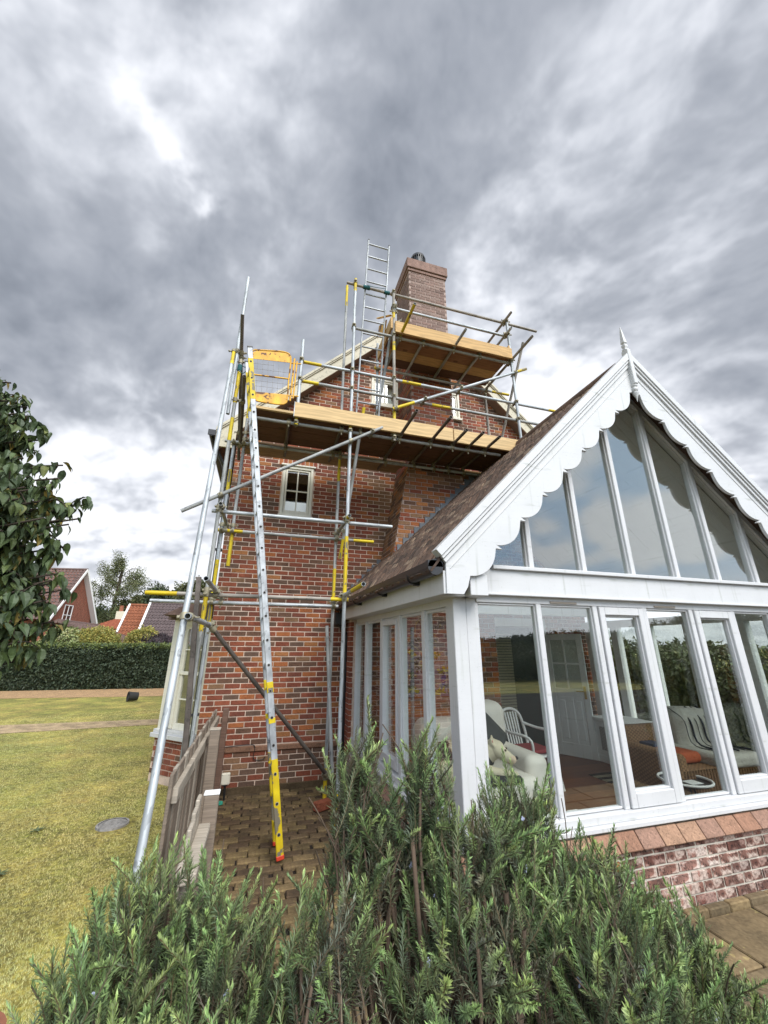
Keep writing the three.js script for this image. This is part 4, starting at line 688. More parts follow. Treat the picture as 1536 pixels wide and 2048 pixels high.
// ───────────────────────── inside the conservatory ─────────────────────────
const soft = (x0, x1, y0, y1, z0, z1, r = .05, seg = 3) => new RoundedBoxGeometry(x1 - x0, y1 - y0, z1 - z0, seg, Math.min(r, (x1 - x0) / 2.1, (y1 - y0) / 2.1, (z1 - z0) / 2.1)).translate((x0 + x1) / 2, (y0 + y1) / 2, (z0 + z1) / 2);
function drape(g, amp, f, seed) { const q = g.index ? g.toNonIndexed() : g, p = q.attributes.position, n = q.attributes.normal; for (let i = 0; i < p.count; i++) { const k = (fbm(p.getX(i) * f + seed, p.getY(i) * f * .5, p.getZ(i) * f, 3) - .5) * amp; p.setXYZ(i, p.getX(i) + n.getX(i) * k, p.getY(i) + n.getY(i) * k, p.getZ(i) + n.getZ(i) * k); } q.computeVertexNormals(); return q; }
{
  const s = thing('wicker_sofa', 'wicker sofa under a cream throw behind the corner post of the conservatory', 'sofa', [0, 0, 0]);
  mesh('base', [soft(1.72, 2.74, .20, .66, -4.50, -3.66, .03), ...[...Array(25)].map((_, i) => rod(V3(1.74 + i * .041, .22, -3.66), V3(1.74 + i * .041, .64, -3.66), .012, 6))], M.wicker, s);
  mesh('seat_throw', drape(soft(1.74, 2.60, .60, .80, -4.30, -3.62, .07, 6), .05, 5, 1), M.cloth, s);
  mesh('back_throw', [drape(soft(1.70, 2.66, .62, 1.20, -4.62, -4.24, .12, 7), .06, 5, 2), drape(soft(2.32, 2.70, .75, 1.37, -4.56, -4.22, .12, 6), .03, 6, 7)], M.cloth, s);
  mesh('arm', [drape(soft(2.56, 2.80, .60, .95, -4.50, -3.72, .075, 7), .03, 5, 3)], M.cloth, s);
  const fr = []; const r = rng(3); for (let i = 0; i < 70; i++) { const x = 2.0 + i * .0105; fr.push(rod(V3(x, .68 + .03 * r(), -3.64), V3(x + (r() - .5) * .03, .61 + .02 * r(), -3.63), .004, 4)); }
  mesh('fringe', fr, M.clothWhite, s);
  tag(mesh('cushion', drape(soft(-.22, .22, -.22, .22, -.07, .07, .068, 6).rotateZ(.75).rotateX(-.25).translate(2.30, 1.06, -4.12), .02, 5, 4), mat([.055, .06, .058], { map: tCloth, roughness: 1 })), 'dark grey square cushion standing on its corner behind the white dog', 'cushion');
}
tag(mesh('dark_blanket', drape(soft(1.86, 2.40, .775, .835, -3.80, -3.60, .03, 6), .03, 7, 6), mat([.02, .021, .024], { map: tCloth })), 'black folded blanket under the front paws of the white dog', 'blanket');
{ // white plastic garden chair behind the sofa
  const t = thing('plastic_chair', 'white moulded plastic garden chair with slatted back behind the sofa', 'chair', [3.58, .2, -5.15], .35);
  mesh('seat', drape(soft(-.22, .22, .40, .43, -.20, .24, .012, 2), .004, 4, 2), M.whitePlain, t);
  mesh('back_frame', tube([[-.23, .42, -.18], [-.25, .66, -.24], [-.21, .83, -.28], [-.09, .90, -.30], [.09, .90, -.30], [.21, .83, -.28], [.25, .66, -.24], [.23, .42, -.18]], .020, 30, 7), M.whitePlain, t);
  for (let i = 0; i < 6; i++) mesh('slat', beam(V3(-.13 + i * .052, .43, -.20), V3(-.15 + i * .06, .87, -.295), .026, .012, V3(0, 0, 1)), M.whitePlain, t);
  for (const k of [-1, 1]) { mesh('arm', tube([[k * .24, .72, -.25], [k * .29, .68, -.10], [k * .29, .66, .15], [k * .27, .62, .22], [k * .25, .42, .22]], .018, 18, 7), M.whitePlain, t); mesh('leg', rod(V3(k * .21, .41, .20), V3(k * .26, 0, .26), .022, 8), M.whitePlain, t); mesh('leg', rod(V3(k * .20, .41, -.17), V3(k * .25, 0, -.26), .022, 8), M.whitePlain, t); }
  tag(mesh('seat_cushion', drape(soft(3.38, 3.80, .64, .69, -5.35, -4.95, .02, 3), .02, 6, 1), mat([.30, .04, .045], { map: tCloth })), 'red patterned seat pad lying on the white plastic chair', 'cushion');
}
{ // open white door, door frame, radiator cover
  const a = V3(5.12, .205, -6.56), b = V3(5.44, .205, -5.98), w = a.distanceTo(b), d = thing('open_door', 'open white panelled door with glazed top beside the radiator cover', 'door', [a.x, a.y, a.z], -Math.atan2(b.z - a.z, b.x - a.x));
  mesh('leaf', [cbox(0, .10, 0, 1.96, -.02, .02), cbox(w - .10, w, 0, 1.96, -.02, .02), cbox(.10, w - .10, 0, .2, -.02, .02), cbox(.10, w - .10, .92, 1.05, -.02, .02), cbox(.10, w - .10, 1.86, 1.96, -.02, .02), cbox(w / 2 - .05, w / 2 + .05, .2, .92, -.02, .02), cbox(.11, w / 2 - .05, .2, .92, -.008, .008), cbox(w / 2 + .05, w - .11, .2, .92, -.008, .008), cbox(w / 2 - .015, w / 2 + .015, 1.05, 1.86, -.015, .015), cbox(.1, w - .1, 1.44, 1.47, -.015, .015)], M.inner, d);
  mesh('panel', [cbox(.15, w / 2 - .09, .26, .86, -.016, .016, .01)], M.inner, d); mesh('panel', [cbox(w / 2 + .09, w - .15, .26, .86, -.016, .016, .01)], M.inner, d);
  mesh('pane', box(.1, w - .1, 1.05, 1.86, -.003, .003), mat([.75, .8, .76], { phys: true, transmission: .6, roughness: .5, thickness: 0 }), d);
  mesh('handle', [cbox(w - .08, w - .04, .90, 1.10, .02, .032), rod(V3(w - .06, 1.02, .03), V3(w - .06, 1.02, .07), .009, 8), rod(V3(w - .06, 1.02, .07), V3(w - .19, 1.02, .07), .009, 8)], mat([.55, .40, .16], { metalness: .9, roughness: .3 }), d);
  const f = thing('garden_doorway', 'dark doorway with white frame and louvred blind in the rear brick wall', 'doorway', [0, 0, 0]);
  mesh('frame', [cbox(3.74, 3.86, .2, 2.45, -6.60, -6.54), cbox(5.08, 5.16, .2, 2.45, -6.62, -6.54), cbox(3.86, 5.08, 2.30, 2.45, -6.60, -6.54)], M.inner, f);
  mesh('opening', box(3.84, 5.12, .2, 2.34, -6.645, -6.63), mat([.03, .04, .035], { roughness: .3 }), f);
  mesh('blind', [...Array(34)].map((_, i) => cbox(4.10, 4.42, .62 + i * .046, .655 + i * .046, -6.625, -6.60, .002)), mat([.30, .28, .20]), f);
  const rc = thing('radiator_cover', 'low white radiator cover with a moulded top beside the open door', 'radiator cover', [0, 0, 0]);
  mesh('case', [cbox(5.46, 5.98, .2, .80, -6.0, -5.36, .006), cbox(5.45, 5.98, .2, .30, -6.01, -5.35, .006)], M.inner, rc); mesh('top', cbox(5.42, 6.0, .80, .85, -6.06, -5.30, .014), M.inner, rc);
  mesh('grille', [cbox(5.452, 5.462, .38, .72, -5.9, -5.46, .002), cbox(5.56, 5.9, .38, .72, -5.36, -5.352, .002)], mat([.55, .55, .52], { map: tWicker }), rc);
}
{ // print hung on the brick chimney breast: branches and leaves on a grey ground
  const c = document.createElement('canvas'); c.width = 512; c.height = 1024; const x = c.getContext('2d'), r = rng(15);
  x.fillStyle = '#8d858f'; x.fillRect(0, 0, 512, 1024);
  for (let i = 0; i < 60; i++) { x.fillStyle = ['#a79fa9', '#7d6f80', '#6b5a6e', '#95908f'][i % 4]; x.globalAlpha = .35; x.beginPath(); x.ellipse(r() * 512, r() * 1024, 40 + r() * 60, 30 + r() * 80, r() * 3, 0, 7); x.fill(); } x.globalAlpha = 1;
  for (const [px, py] of [[90, 480], [330, 500], [110, 930], [380, 960], [60, 760], [430, 700]]) for (let i = 0; i < 16; i++) { x.fillStyle = ['#b8a52c', '#8f8f2a', '#c9b94a', '#59612a'][i % 4]; x.beginPath(); x.ellipse(px + (r() - .5) * 120, py + (r() - .5) * 70, 12 + r() * 22, 8 + r() * 14, r() * 3, 0, 7); x.fill(); }
  for (const [px, py, col] of [[240, 480, '#a8503f'], [250, 900, '#a8503f'], [420, 820, '#33408a'], [60, 640, '#33408a'], [70, 300, '#54304f'], [250, 650, '#54304f']]) { x.fillStyle = col; x.beginPath(); x.ellipse(px, py, 26, 70, .1, 0, 7); x.fill(); }
  for (let i = 0; i < 16; i++) { let bx0 = r() * 512, by0 = r() * 1024, a = r() * 6.3; x.strokeStyle = i % 2 ? '#2d2a1e' : '#c3b98c'; x.lineWidth = 7; x.beginPath(); x.moveTo(bx0, by0); for (let k = 0; k < 9; k++) { a += (r() - .5) * .9; bx0 += Math.cos(a) * 34; by0 += Math.sin(a) * 34; x.lineTo(bx0, by0); x.moveTo(bx0, by0); } x.stroke();
    for (let k = 0; k < 22; k++) { x.fillStyle = ['#1f2117', '#3a3a24', '#b7ad7f', '#6d6a3a'][k % 4]; x.beginPath(); x.ellipse(bx0 + (r() - .5) * 200, by0 + (r() - .5) * 200, 20, 6, r() * 6, 0, 7); x.fill(); } }
  const t = new THREE.CanvasTexture(c); t.colorSpace = THREE.SRGBColorSpace; t.needsUpdate = true;
  const h = thing('wall_hanging', 'tall printed hanging with branches, leaves and birds on the brick chimney breast', 'wall hanging');
  const g = new THREE.PlaneGeometry(.86, 1.12, 24, 24), p = g.attributes.position; for (let i = 0; i < p.count; i++) p.setZ(i, .008 * Math.sin(p.getX(i) * 14 + p.getY(i) * 2)); g.computeVertexNormals(); g.translate(2.42, 1.81, BZ + .03);
  mesh('cloth', g, mat([.9, .9, .9], { map: t, roughness: 1 }), h, true); mesh('rod', rod(V3(1.96, 2.375, BZ + .03), V3(2.88, 2.375, BZ + .03), .012, 8), M.clothWhite, h);
}
{ // right-hand side: second sofa, tray table, rug
  const s = thing('wicker_daybed', 'low brown wicker daybed with cream blanket at the right of the conservatory', 'sofa');
  mesh('base', [soft(4.72, 6.02, .20, .62, -4.72, -3.95, .04), ...[...Array(30)].map((_, i) => rod(V3(4.74 + i * .043, .22, -3.945), V3(4.74 + i * .043, .62, -3.945), .011, 6)), soft(4.68, 4.84, .3, .78, -4.75, -3.95, .06), soft(4.75, 6.05, .3, .95, -4.86, -4.68, .06)], M.wicker, s);
  mesh('blanket', [drape(soft(5.28, 6.04, .58, .74, -4.70, -3.92, .06, 6), .05, 5, 8), drape(soft(5.36, 6.06, .62, 1.16, -4.80, -4.38, .13, 7).rotateZ(0), .07, 5, 9)], mat([.60, .57, .50], { map: tCloth, roughness: 1 }), s);
  const st = []; for (let i = 0; i < 6; i++) st.push(tube([[5.40 + i * .10, 1.17, -4.55], [5.41 + i * .10, 1.05, -4.37], [5.43 + i * .10, .78, -4.33], [5.44 + i * .10, .755, -4.0]], i % 2 ? .012 : .005, 14, 5)); mesh('stripe', st, mat([.03, .03, .05]), s);
  tag(mesh('cushion', drape(soft(4.90, 5.26, .63, .75, -4.6, -4.1, .05, 4), .02, 5, 5), mat([.45, .10, .04], { map: tCloth })), 'orange cushion lying flat on the wicker daybed', 'cushion');
  tag(mesh('book', [cbox(4.88, 5.08, .755, .785, -4.62, -4.42, .003).rotateY(0)], mat([.03, .035, .07])), 'dark blue folded cloth at the back of the wicker daybed', 'cloth');
  const tb = thing('tray_table', 'small round table with a white rimmed black tray behind the front glass', 'table', [4.66, .2, -3.90]);
  mesh('tray', lathe([[.001, .335], [.235, .335], [.25, .36]], 36), M.black, tb); mesh('rim', new THREE.TorusGeometry(.252, .013, 8, 44).rotateX(Math.PI / 2).translate(0, .362, 0), M.whitePlain, tb);
  for (let i = 0; i < 3; i++) mesh('leg', rod(V3(.08 * Math.cos(i * 2.1), .33, .08 * Math.sin(i * 2.1)), V3(.2 * Math.cos(i * 2.1), 0, .2 * Math.sin(i * 2.1)), .010, 7), M.black, tb);
  tag(mesh('letter', cbox(4.64, 4.80, .537, .541, -3.93, -3.80, .001), M.whitePlain), 'white envelope lying on the round tray table', 'envelope');
  const rug = thing('striped_rug', 'small rug with black and cream stripes on the conservatory floor', 'rug'); const stripes = [[], []];
  for (let i = 0; i < 12; i++) stripes[i % 2].push(box(4.72, 5.34, .201, .209, -5.45 + i * .085, -5.367 + i * .085));
  mesh('dark_stripe', stripes[0], mat([.035, .03, .028], { roughness: 1 }), rug); mesh('pale_stripe', stripes[1], mat([.40, .36, .26], { roughness: 1 }), rug);
  tag(mesh('card', [cbox(2.50, 2.60, .697, .70, -3.19, -3.14, .001)], M.whitePlain), 'small white card on the inner sill behind the front glass', 'card');
}
// a body from joints and bones: distance to tapered capsules joined smoothly, meshed with marching cubes
function sdfBody(bones, lo, hi, cell, k = .03) {
  const size = Math.max(hi[0] - lo[0], hi[1] - lo[1], hi[2] - lo[2]), n = Math.ceil(size / cell) + 4, mc = new MarchingCubes(n, new THREE.MeshStandardMaterial(), false, false, 60000), half = size / 2 * n / (n - 4), cx = [0, 1, 2].map((i) => (lo[i] + hi[i]) / 2);
  const B = bones.map(([a, b, ra, rb]) => ({ a, d: b.map((v, i) => v - a[i]), l: Math.max(1e-9, b.reduce((s, v, i) => s + (v - a[i]) ** 2, 0)), ra, rb }));
  let o = 0;
  for (let z = 0; z < n; z++) for (let y = 0; y < n; y++) for (let x = 0; x < n; x++, o++) {
    const P = [x, y, z].map((v, i) => cx[i] + (v - n / 2) / (n / 2) * half); let s = 0;
    let acc = 0; for (const q of B) { let t = 0; for (let i = 0; i < 3; i++) t += (P[i] - q.a[i]) * q.d[i]; t = clamp(t / q.l); let d = 0; for (let i = 0; i < 3; i++) d += (P[i] - q.a[i] - q.d[i] * t) ** 2; acc += Math.exp(-(Math.sqrt(d) - mix(q.ra, q.rb, t)) / k * 2.2); }
    s = acc > 0 ? -Math.log(acc) * k / 2.2 : 1; mc.field[o] = -s;
  }
  mc.isolation = 0; mc.update();
  const c = mc.count, g = new THREE.BufferGeometry(); g.setAttribute('position', new THREE.BufferAttribute(new Float32Array(mc.positionArray.slice(0, c * 3)), 3)); g.setAttribute('normal', new THREE.BufferAttribute(new Float32Array(mc.normalArray.slice(0, c * 3)), 3));
  g.scale(half, half, half).translate(...cx); return g;
}
{ // the dog on the sofa: white, dark patch on the rump, head turned to the right
  const dog = thing('dog', 'white short haired dog with a dark collar resting on the sofa', 'dog');
  const body = sdfBody([[[1.72, .93, -3.98], [1.95, .95, -3.92], .135, .15], [[1.95, .95, -3.92], [2.12, .98, -3.86], .15, .12], [[2.12, .98, -3.86], [2.205, 1.02, -3.78], .115, .085], [[2.07, .86, -3.82], [2.26, .84, -3.70], .06, .035], [[2.26, .84, -3.70], [2.36, .83, -3.66], .034, .036], [[1.70, .86, -3.86], [1.86, .83, -3.74], .085, .045], [[1.66, .90, -4.02], [1.58, .84, -3.9], .035, .02]], [1.5, .74, -4.2], [2.44, 1.2, -3.56], .014, .03);
  const head = sdfBody([[[2.215, 1.045, -3.765], [2.235, 1.035, -3.745], .073, .076], [[2.245, 1.02, -3.73], [2.315, .985, -3.695], .058, .040], [[2.30, .985, -3.70], [2.362, .958, -3.675], .040, .031], [[2.29, .965, -3.70], [2.350, .940, -3.678], .032, .024], [[2.255, 1.062, -3.715], [2.28, 1.04, -3.70], .030, .022], [[2.185, 1.085, -3.735], [2.165, 1.125, -3.715], .022, .007], [[2.225, 1.09, -3.80], [2.225, 1.135, -3.80], .022, .007], [[2.178, 1.10, -3.735], [2.186, 1.07, -3.70], .018, .014]], [2.12, .88, -3.86], [2.42, 1.16, -3.62], .005, .012);
  const paint = (g) => colored(g.index ? g.toNonIndexed() : g, (x, y, z) => { if (x < 1.80 + .05 * fbm(y * 20, z * 20, 1, 2) && y > .95) return [.02, .02, .022]; const pink = Math.hypot(x - 2.345, y - .945) < .045 ? .5 : 0; const k = .93 + .1 * (fbm(x * 30, y * 30, z * 30, 3) - .5); return [.62 * k, mix(.545, .40, pink) * k, mix(.40, .30, pink) * k]; });
  const parts = [paint(body), paint(head)].map((g) => { for (const a of Object.keys(g.attributes)) if (!['position', 'normal', 'color'].includes(a)) g.deleteAttribute(a); return boxUV(g); });
  const m = new THREE.Mesh(mergeGeometries(parts), mat([1, 1, 1], { vertexColors: true, roughness: .9 })); m.name = 'body'; m.castShadow = m.receiveShadow = true; dog.add(m);
  mesh('collar', new THREE.TorusGeometry(.106, .015, 8, 28).scale(1, 1, 1.6).applyMatrix4(new THREE.Matrix4().compose(V3(2.165, 1.0, -3.82), new THREE.Quaternion().setFromUnitVectors(V3(0, 0, 1), V3(.75, .45, .55).normalize()), V3(1, 1, 1))), M.blackMatt, dog);
  mesh('nose', new THREE.SphereGeometry(.019, 12, 8).scale(1, .85, 1.1).translate(2.388, .968, -3.665), M.black, dog);
  for (const e of [[2.285, 1.035, -3.672], [2.325, 1.04, -3.72]]) mesh('eye', new THREE.SphereGeometry(.0105, 10, 8).translate(...e), mat([.06, .03, .015], { roughness: .15 }), dog);
  mesh('ear', [new THREE.SphereGeometry(.016, 8, 6).scale(.6, 1.2, .5).translate(2.178, 1.10, -3.712)], mat([.45, .24, .18]), dog);
}

// ───────────────────────── the fence between lawn and yard ─────────────────────────
{
  const f = thing('garden_fence', 'weathered low timber fence of upright boards running out from the house corner', 'fence'); const r = rng(31);
  for (let i = 0; i < 23; i++) { const z = -6.45 + i * .132, y = 1.10 + .02 * r() - (i > 20 ? .0 : 0); mesh('fence_board', cbox(-.505 - .006 * (i % 2), -.482 - .006 * (i % 2), .02, y, z, z + .145, .004), i % 3 ? M.fence : M.fencePale, f); }
  mesh('rail', [cbox(-.482, -.443, .93, 1.03, -6.46, -4.2, .006)], M.fencePale, f); mesh('rail', [cbox(-.482, -.445, .925, 1.025, -4.19, -3.45, .006)], M.fencePale, f);
  mesh('rail', [cbox(-.482, -.42, .30, .36, -6.46, -3.05, .006)], M.fence, f);
  mesh('post', cbox(-.40, -.325, 0, 1.13, -6.42, -6.33, .006), M.fenceBrown, f);
  mesh('post', cbox(-.415, -.315, 0, 1.11, -5.02, -4.92, .006), M.fence, f); mesh('post_cap', cbox(-.418, -.312, 1.11, 1.125, -5.022, -4.918, .004), M.fencePale, f);
  mesh('gravel_board', cbox(-.475, -.45, .0, .2, -6.4, -3.05, .004), M.fenceBrown, f);
  const g = thing('fence_panel', 'short weathered fence panel with chipped board tops in front of the longer fence', 'fence');
  for (let i = 0; i < 5; i++) { const z = -3.32 + i * .135; mesh('fence_board', cbox(-.30, -.275, 0, .99 - .03 * i + .025 * r(), z, z + .12, .006), M.fencePale, g); }
  mesh('rail', cbox(-.275, -.20, .80, .85, -3.3, -2.66, .006), M.fencePale, g);
  mesh('post', cbox(-.265, -.17, 0, .99, -3.42, -3.34, .006), M.fence, g); mesh('post_cap', cbox(-.268, -.167, .99, 1.0, -3.423, -3.337, .004), M.whitePlain, g);
}
{ // small things round the foot of the wall
  const s = thing('socket_box', 'cream outdoor socket box on a short black post at the foot of the wall', 'socket box', [-.27, 0, -6.44]);
  mesh('box', cbox(-.055, .055, .20, .335, -.03, .03, .01), M.cream, s); mesh('stake', [rod(V3(.01, 0, 0), V3(0, .21, 0), .014, 8), cbox(-.03, .03, .185, .205, -.025, .025, .004)], M.black, s);
  mesh('screw', [[-.04, .22], [.04, .22], [-.04, .315], [.04, .315]].map(([x, y]) => rod(V3(x, y, .03), V3(x, y, .033), .005, 6)), M.ironGrey, s);
  tag(mesh('wall_cable', tube([[-.36, .60, WALLZ + .028], [-.02, .61, WALLZ + .028], [.06, .60, WALLZ + .028], [.07, .56, WALLZ + .03], [.06, .45, WALLZ + .02], [.08, .42, WALLZ + .02], [.20, .42, WALLZ + .02], [.22, .45, WALLZ + .02]], .006, 40, 6), M.black), 'thin black cable clipped along the string course of the brick wall', 'cable');
  tag(mesh('loose_brick', new RoundedBoxGeometry(.215, .10, .10, 2, .012).rotateY(.5).translate(.93, .08, -5.75), brickMats[0]), 'loose red brick on the paving beside the scaffold standards', 'brick');
  tag(mesh('plastic_scrap', lathe([[.001, .03], [.035, .025], [.04, 0]], 10).translate(-.30, .03, -6.30), mat([.03, .28, .20])), 'scrap of green plastic on the ground under the socket box', 'litter');
  const mh = thing('manhole_cover', 'round grey drain cover lying in the lawn', 'manhole cover', [-1.43, 0, -6.10]);
  mesh('cover', lathe([[.001, .004], [.20, .004], [.21, -.01]], 36), M.ironGrey, mh); mesh('rim', lathe([[.205, .010], [.235, .008], [.24, -.012], [.205, -.012]], 36), M.ironGrey, mh);
  const ribs = []; for (let i = -8; i <= 8; i++) { const h = Math.sqrt(Math.max(0, .195 ** 2 - (i * .022) ** 2)); if (h > .03) ribs.push(cbox(i * .022 - .004, i * .022 + .004, .003, .008, -h, h, .001), cbox(-h, h, .003, .0075, i * .022 - .004, i * .022 + .004, .001)); } mesh('tread_pattern', ribs, M.ironGrey, mh); mh.scale.set(.70, 1, .70);
  const dr = thing('plastic_tub', 'black plastic tub lying on its side on the lawn by the drive', 'tub', [-4.30, 0, -17.8], .5);
  mesh('tub', lathe([[.001, -.22], [.19, -.22], [.22, .2], [.235, .2], [.235, .225], [.20, .225], [.17, -.20], [.001, -.20]], 22).rotateZ(Math.PI / 2 - .06).translate(0, .225, 0), M.blackMatt, dr); mesh('handle', tube([[-.2, .43, 0], [-.26, .36, .12], [-.24, .2, .2]], .008, 12, 5), M.black, dr); dr.scale.setScalar(.72);
  tag(mesh('terracotta_pot', lathe([[.001, 0], [.13, 0], [.17, .25], [.19, .25], [.19, .30], [.165, .30], [.15, .05], [.001, .05]], 24).translate(-1.13, 0, -2.80), M.terracotta), 'terracotta pot rim at the near left edge of the lawn', 'pot');
}

// ───────────────────────── plants near by ─────────────────────────
// a rosemary shoot: a stem with narrow needles that point upwards; pale at the growing tip
function shootGeo(seed, len, kind) {      // kind 0 fresh, 1 older and sparser
  const r = rng(seed), P = [], N = [], K = []; const tip = kind ? [.19, .185, .13] : [.335, .435, .17], low = kind ? [.14, .12, .10] : [.115, .14, .082], under = [.25, .275, .22];
  const ba = seed * 2.4, bk = .02 + .05 * ((seed * 7) % 5) / 4, bend = (t) => [Math.cos(ba) * bk * t * t * (len / .25) + .006 * Math.sin(t * 7 + seed), t * len * (1 - .1 * bk * t), Math.sin(ba) * bk * t * t * (len / .25) + .006 * Math.cos(t * 6 + seed)];
  const tri = (a, b, c, col) => { const n = new THREE.Vector3().crossVectors(V3(...b).sub(V3(...a)), V3(...c).sub(V3(...a))).normalize(); for (const v of [a, b, c]) { P.push(...v); N.push(n.x, n.y, n.z); K.push(...col); } };
  for (let i = 0; i < 6; i++) { const a = bend(i / 6), b = bend((i + 1) / 6), w = .0022; for (let k = 0; k < 3; k++) { const u = k * 2.09, v = u + 2.09, q = (p, t) => [p[0] + Math.cos(t) * w, p[1], p[2] + Math.sin(t) * w], col = [.12, .085, .055]; tri(q(a, u), q(b, u), q(b, v), col); tri(q(a, u), q(b, v), q(a, v), col); } }
  const n = Math.round(len * (kind ? 360 : 480));
  for (let i = 0; i < n; i++) {
    const t = .06 + .95 * (i + r()) / n, o = bend(Math.min(t, 1)), az = i * 2.4 + r() * .7, rise = mix(.35, 1.05, t) + (r() - .5) * .5 + (t > .93 ? .35 : 0), l = (.036 - .011 * t * t) * (.75 + .5 * r()) * (kind ? .85 : 1), w = .0021 + .0007 * r();
    const d = [Math.cos(az) * Math.cos(rise), Math.sin(rise), Math.sin(az) * Math.cos(rise)], s = [-Math.sin(az), 0, Math.cos(az)];
    const c0 = r() * .35 + .80, f = clamp(t * 1.25 - .25 + (r() - .5) * .3), col = low.map((v, k) => mix(v, tip[k], f * f) * c0), colU = under.map((v, k) => mix(v, col[k], .45));
    const m = [o[0] + d[0] * l * .5, o[1] + d[1] * l * .5 + l * .05, o[2] + d[2] * l * .5], e = [o[0] + d[0] * l, o[1] + d[1] * l - l * .03, o[2] + d[2] * l];
    const ml = m.map((v, k) => v - s[k] * w), mr = m.map((v, k) => v + s[k] * w), dn = [m[0], m[1] - w * .9, m[2]];
    tri(o, ml, mr, col); tri(e, mr, ml, col); tri(o, dn, ml, colU); tri(e, ml, dn, colU);
  }
  const g = new THREE.BufferGeometry(); g.setAttribute('position', new THREE.Float32BufferAttribute(P, 3)); g.setAttribute('normal', new THREE.Float32BufferAttribute(N, 3)); g.setAttribute('color', new THREE.Float32BufferAttribute(K, 3)); return boxUV(g);
}
const freshShoots = [0, 1, 2, 3, 4, 5, 6].map((i) => shootGeo(20 + i, .17 + .026 * i, 0)), oldShoots = [0, 1].map((i) => shootGeo(40 + i, .24 + .04 * i, 1));
function rosemary(label, root, lobes, seed) {      // lobes: [x, y, z, rx, ry, rz, shoots]
  const t = thing('rosemary_bush', label, 'bush'), r = rng(seed), fresh = [[], [], [], [], [], [], []], old = [[], []], stems = [], flowers = [];
  for (const lobe of lobes) {
    const q0 = .70, [lx, ly, lz] = [lobe[0] * q0, 1.955 + (lobe[1] - 1.955) * q0, lobe[2] * q0], [rx, ry, rz] = lobe.slice(3, 6).map((v) => v * q0), n = Math.round(lobe[6] * .62);
    const c = V3(lx, ly, lz);
    for (let i = 0; i < n; i++) {
      const a = r() * 6.283, e = Math.asin(mix(-.55, 1, Math.pow(r(), .75))), q = Math.pow(r(), .33) , inner = i % 5 < 2;
      const k = inner ? .25 + .5 * q : .70 + .30 * q, d = V3(Math.cos(a) * Math.cos(e) * rx, Math.sin(e) * ry, Math.sin(a) * Math.cos(e) * rz), tipP = c.clone().addScaledVector(d, k);
      const dir = V3(Math.cos(a) * Math.cos(e) * .45 + (r() - .5) * (i % 7 ? .9 : 2.2), .80 + .35 * Math.sin(e), Math.sin(a) * Math.cos(e) * .45 + (r() - .5) * (i % 7 ? .9 : 2.2)).normalize(), g = inner ? Math.floor(r() * 2) : Math.floor(r() * 7), s = .45 + .75 * r() * (.6 + .4 * r());
      const base = tipP.clone().addScaledVector(dir, -(inner ? .26 : .24) * s);
      const m = new THREE.Matrix4().compose(base, new THREE.Quaternion().setFromUnitVectors(V3(0, 1, 0), dir).multiply(new THREE.Quaternion().setFromAxisAngle(V3(0, 1, 0), r() * 6.28)), V3(s, s, s));
      const shade = .65 + .6 * r(), col = C(shade * (.82 + .22 * r()), shade, shade * (.76 + .18 * r()));
      if (base.y < .02) continue;
      (inner ? old : fresh)[g].push([m, col]);
      if (i % 9 === 4) { const tw = base.clone().add(V3((r() - .5) * .1, -.05, (r() - .5) * .1)), te = tw.clone().add(V3((r() - .5) * .22, .10 + .12 * r(), (r() - .5) * .22)); stems.push(tube([tw.toArray(), tw.clone().lerp(te, .5).add(V3((r() - .5) * .03, .02, 0)).toArray(), te.toArray()], .0022, 5, 4)); }
      if (i % 4 === 0) { const b0 = V3(root[0] * .7 + (lx - root[0] * .7) * .3 + (r() - .5) * .12, .02, root[1] * .7 + (lz - root[1] * .7) * .35 + (r() - .5) * .12), mid = b0.clone().lerp(base, .55).add(V3((r() - .5) * .06, -.04, (r() - .5) * .06)); stems.push(tube([[b0.x, b0.y, b0.z], [mid.x, mid.y, mid.z], [base.x, base.y, base.z], base.clone().addScaledVector(dir, .05).toArray()], .0035 + .008 * Math.pow(r(), 3), 10, 5)); }
      if (r() < .016) { const p = tipP.clone().addScaledVector(dir, -.05 * r() - .02).add(V3((r() - .5) * .03, 0, (r() - .5) * .03)); for (let b = 0; b < 5; b++) flowers.push(new THREE.SphereGeometry(.0045, 5, 4).scale(1, 1.5, .6).rotateZ(r() * 3).rotateY(r() * 6).translate(p.x + (r() - .5) * .014, p.y + (r() - .5) * .018, p.z + (r() - .5) * .014)); }
    }
  }
  mesh('stems', stems, M.twig, t);
  fresh.forEach((l, i) => l.length && instanced('foliage', freshShoots[i], M.needle, l, t)); old.forEach((l, i) => l.length && instanced('foliage', oldShoots[i], M.needle, l, t));
  if (flowers.length) mesh('flowers', flowers, mat([.46, .49, .66], { roughness: .8 }), t);
  return t;
}
rosemary('dense rosemary bush at the left, in front of the fence, with dark green upright shoots', [-.25, -2.35], [[-.33, .56, -2.45, .35, .46, .36, 560], [-.05, .46, -2.36, .32, .46, .32, 380], [-.47, .40, -2.2, .27, .46, .34, 440], [-.24, .34, -1.97, .38, .44, .32, 520], [.08, .26, -2.02, .22, .36, .26, 170]], 1);
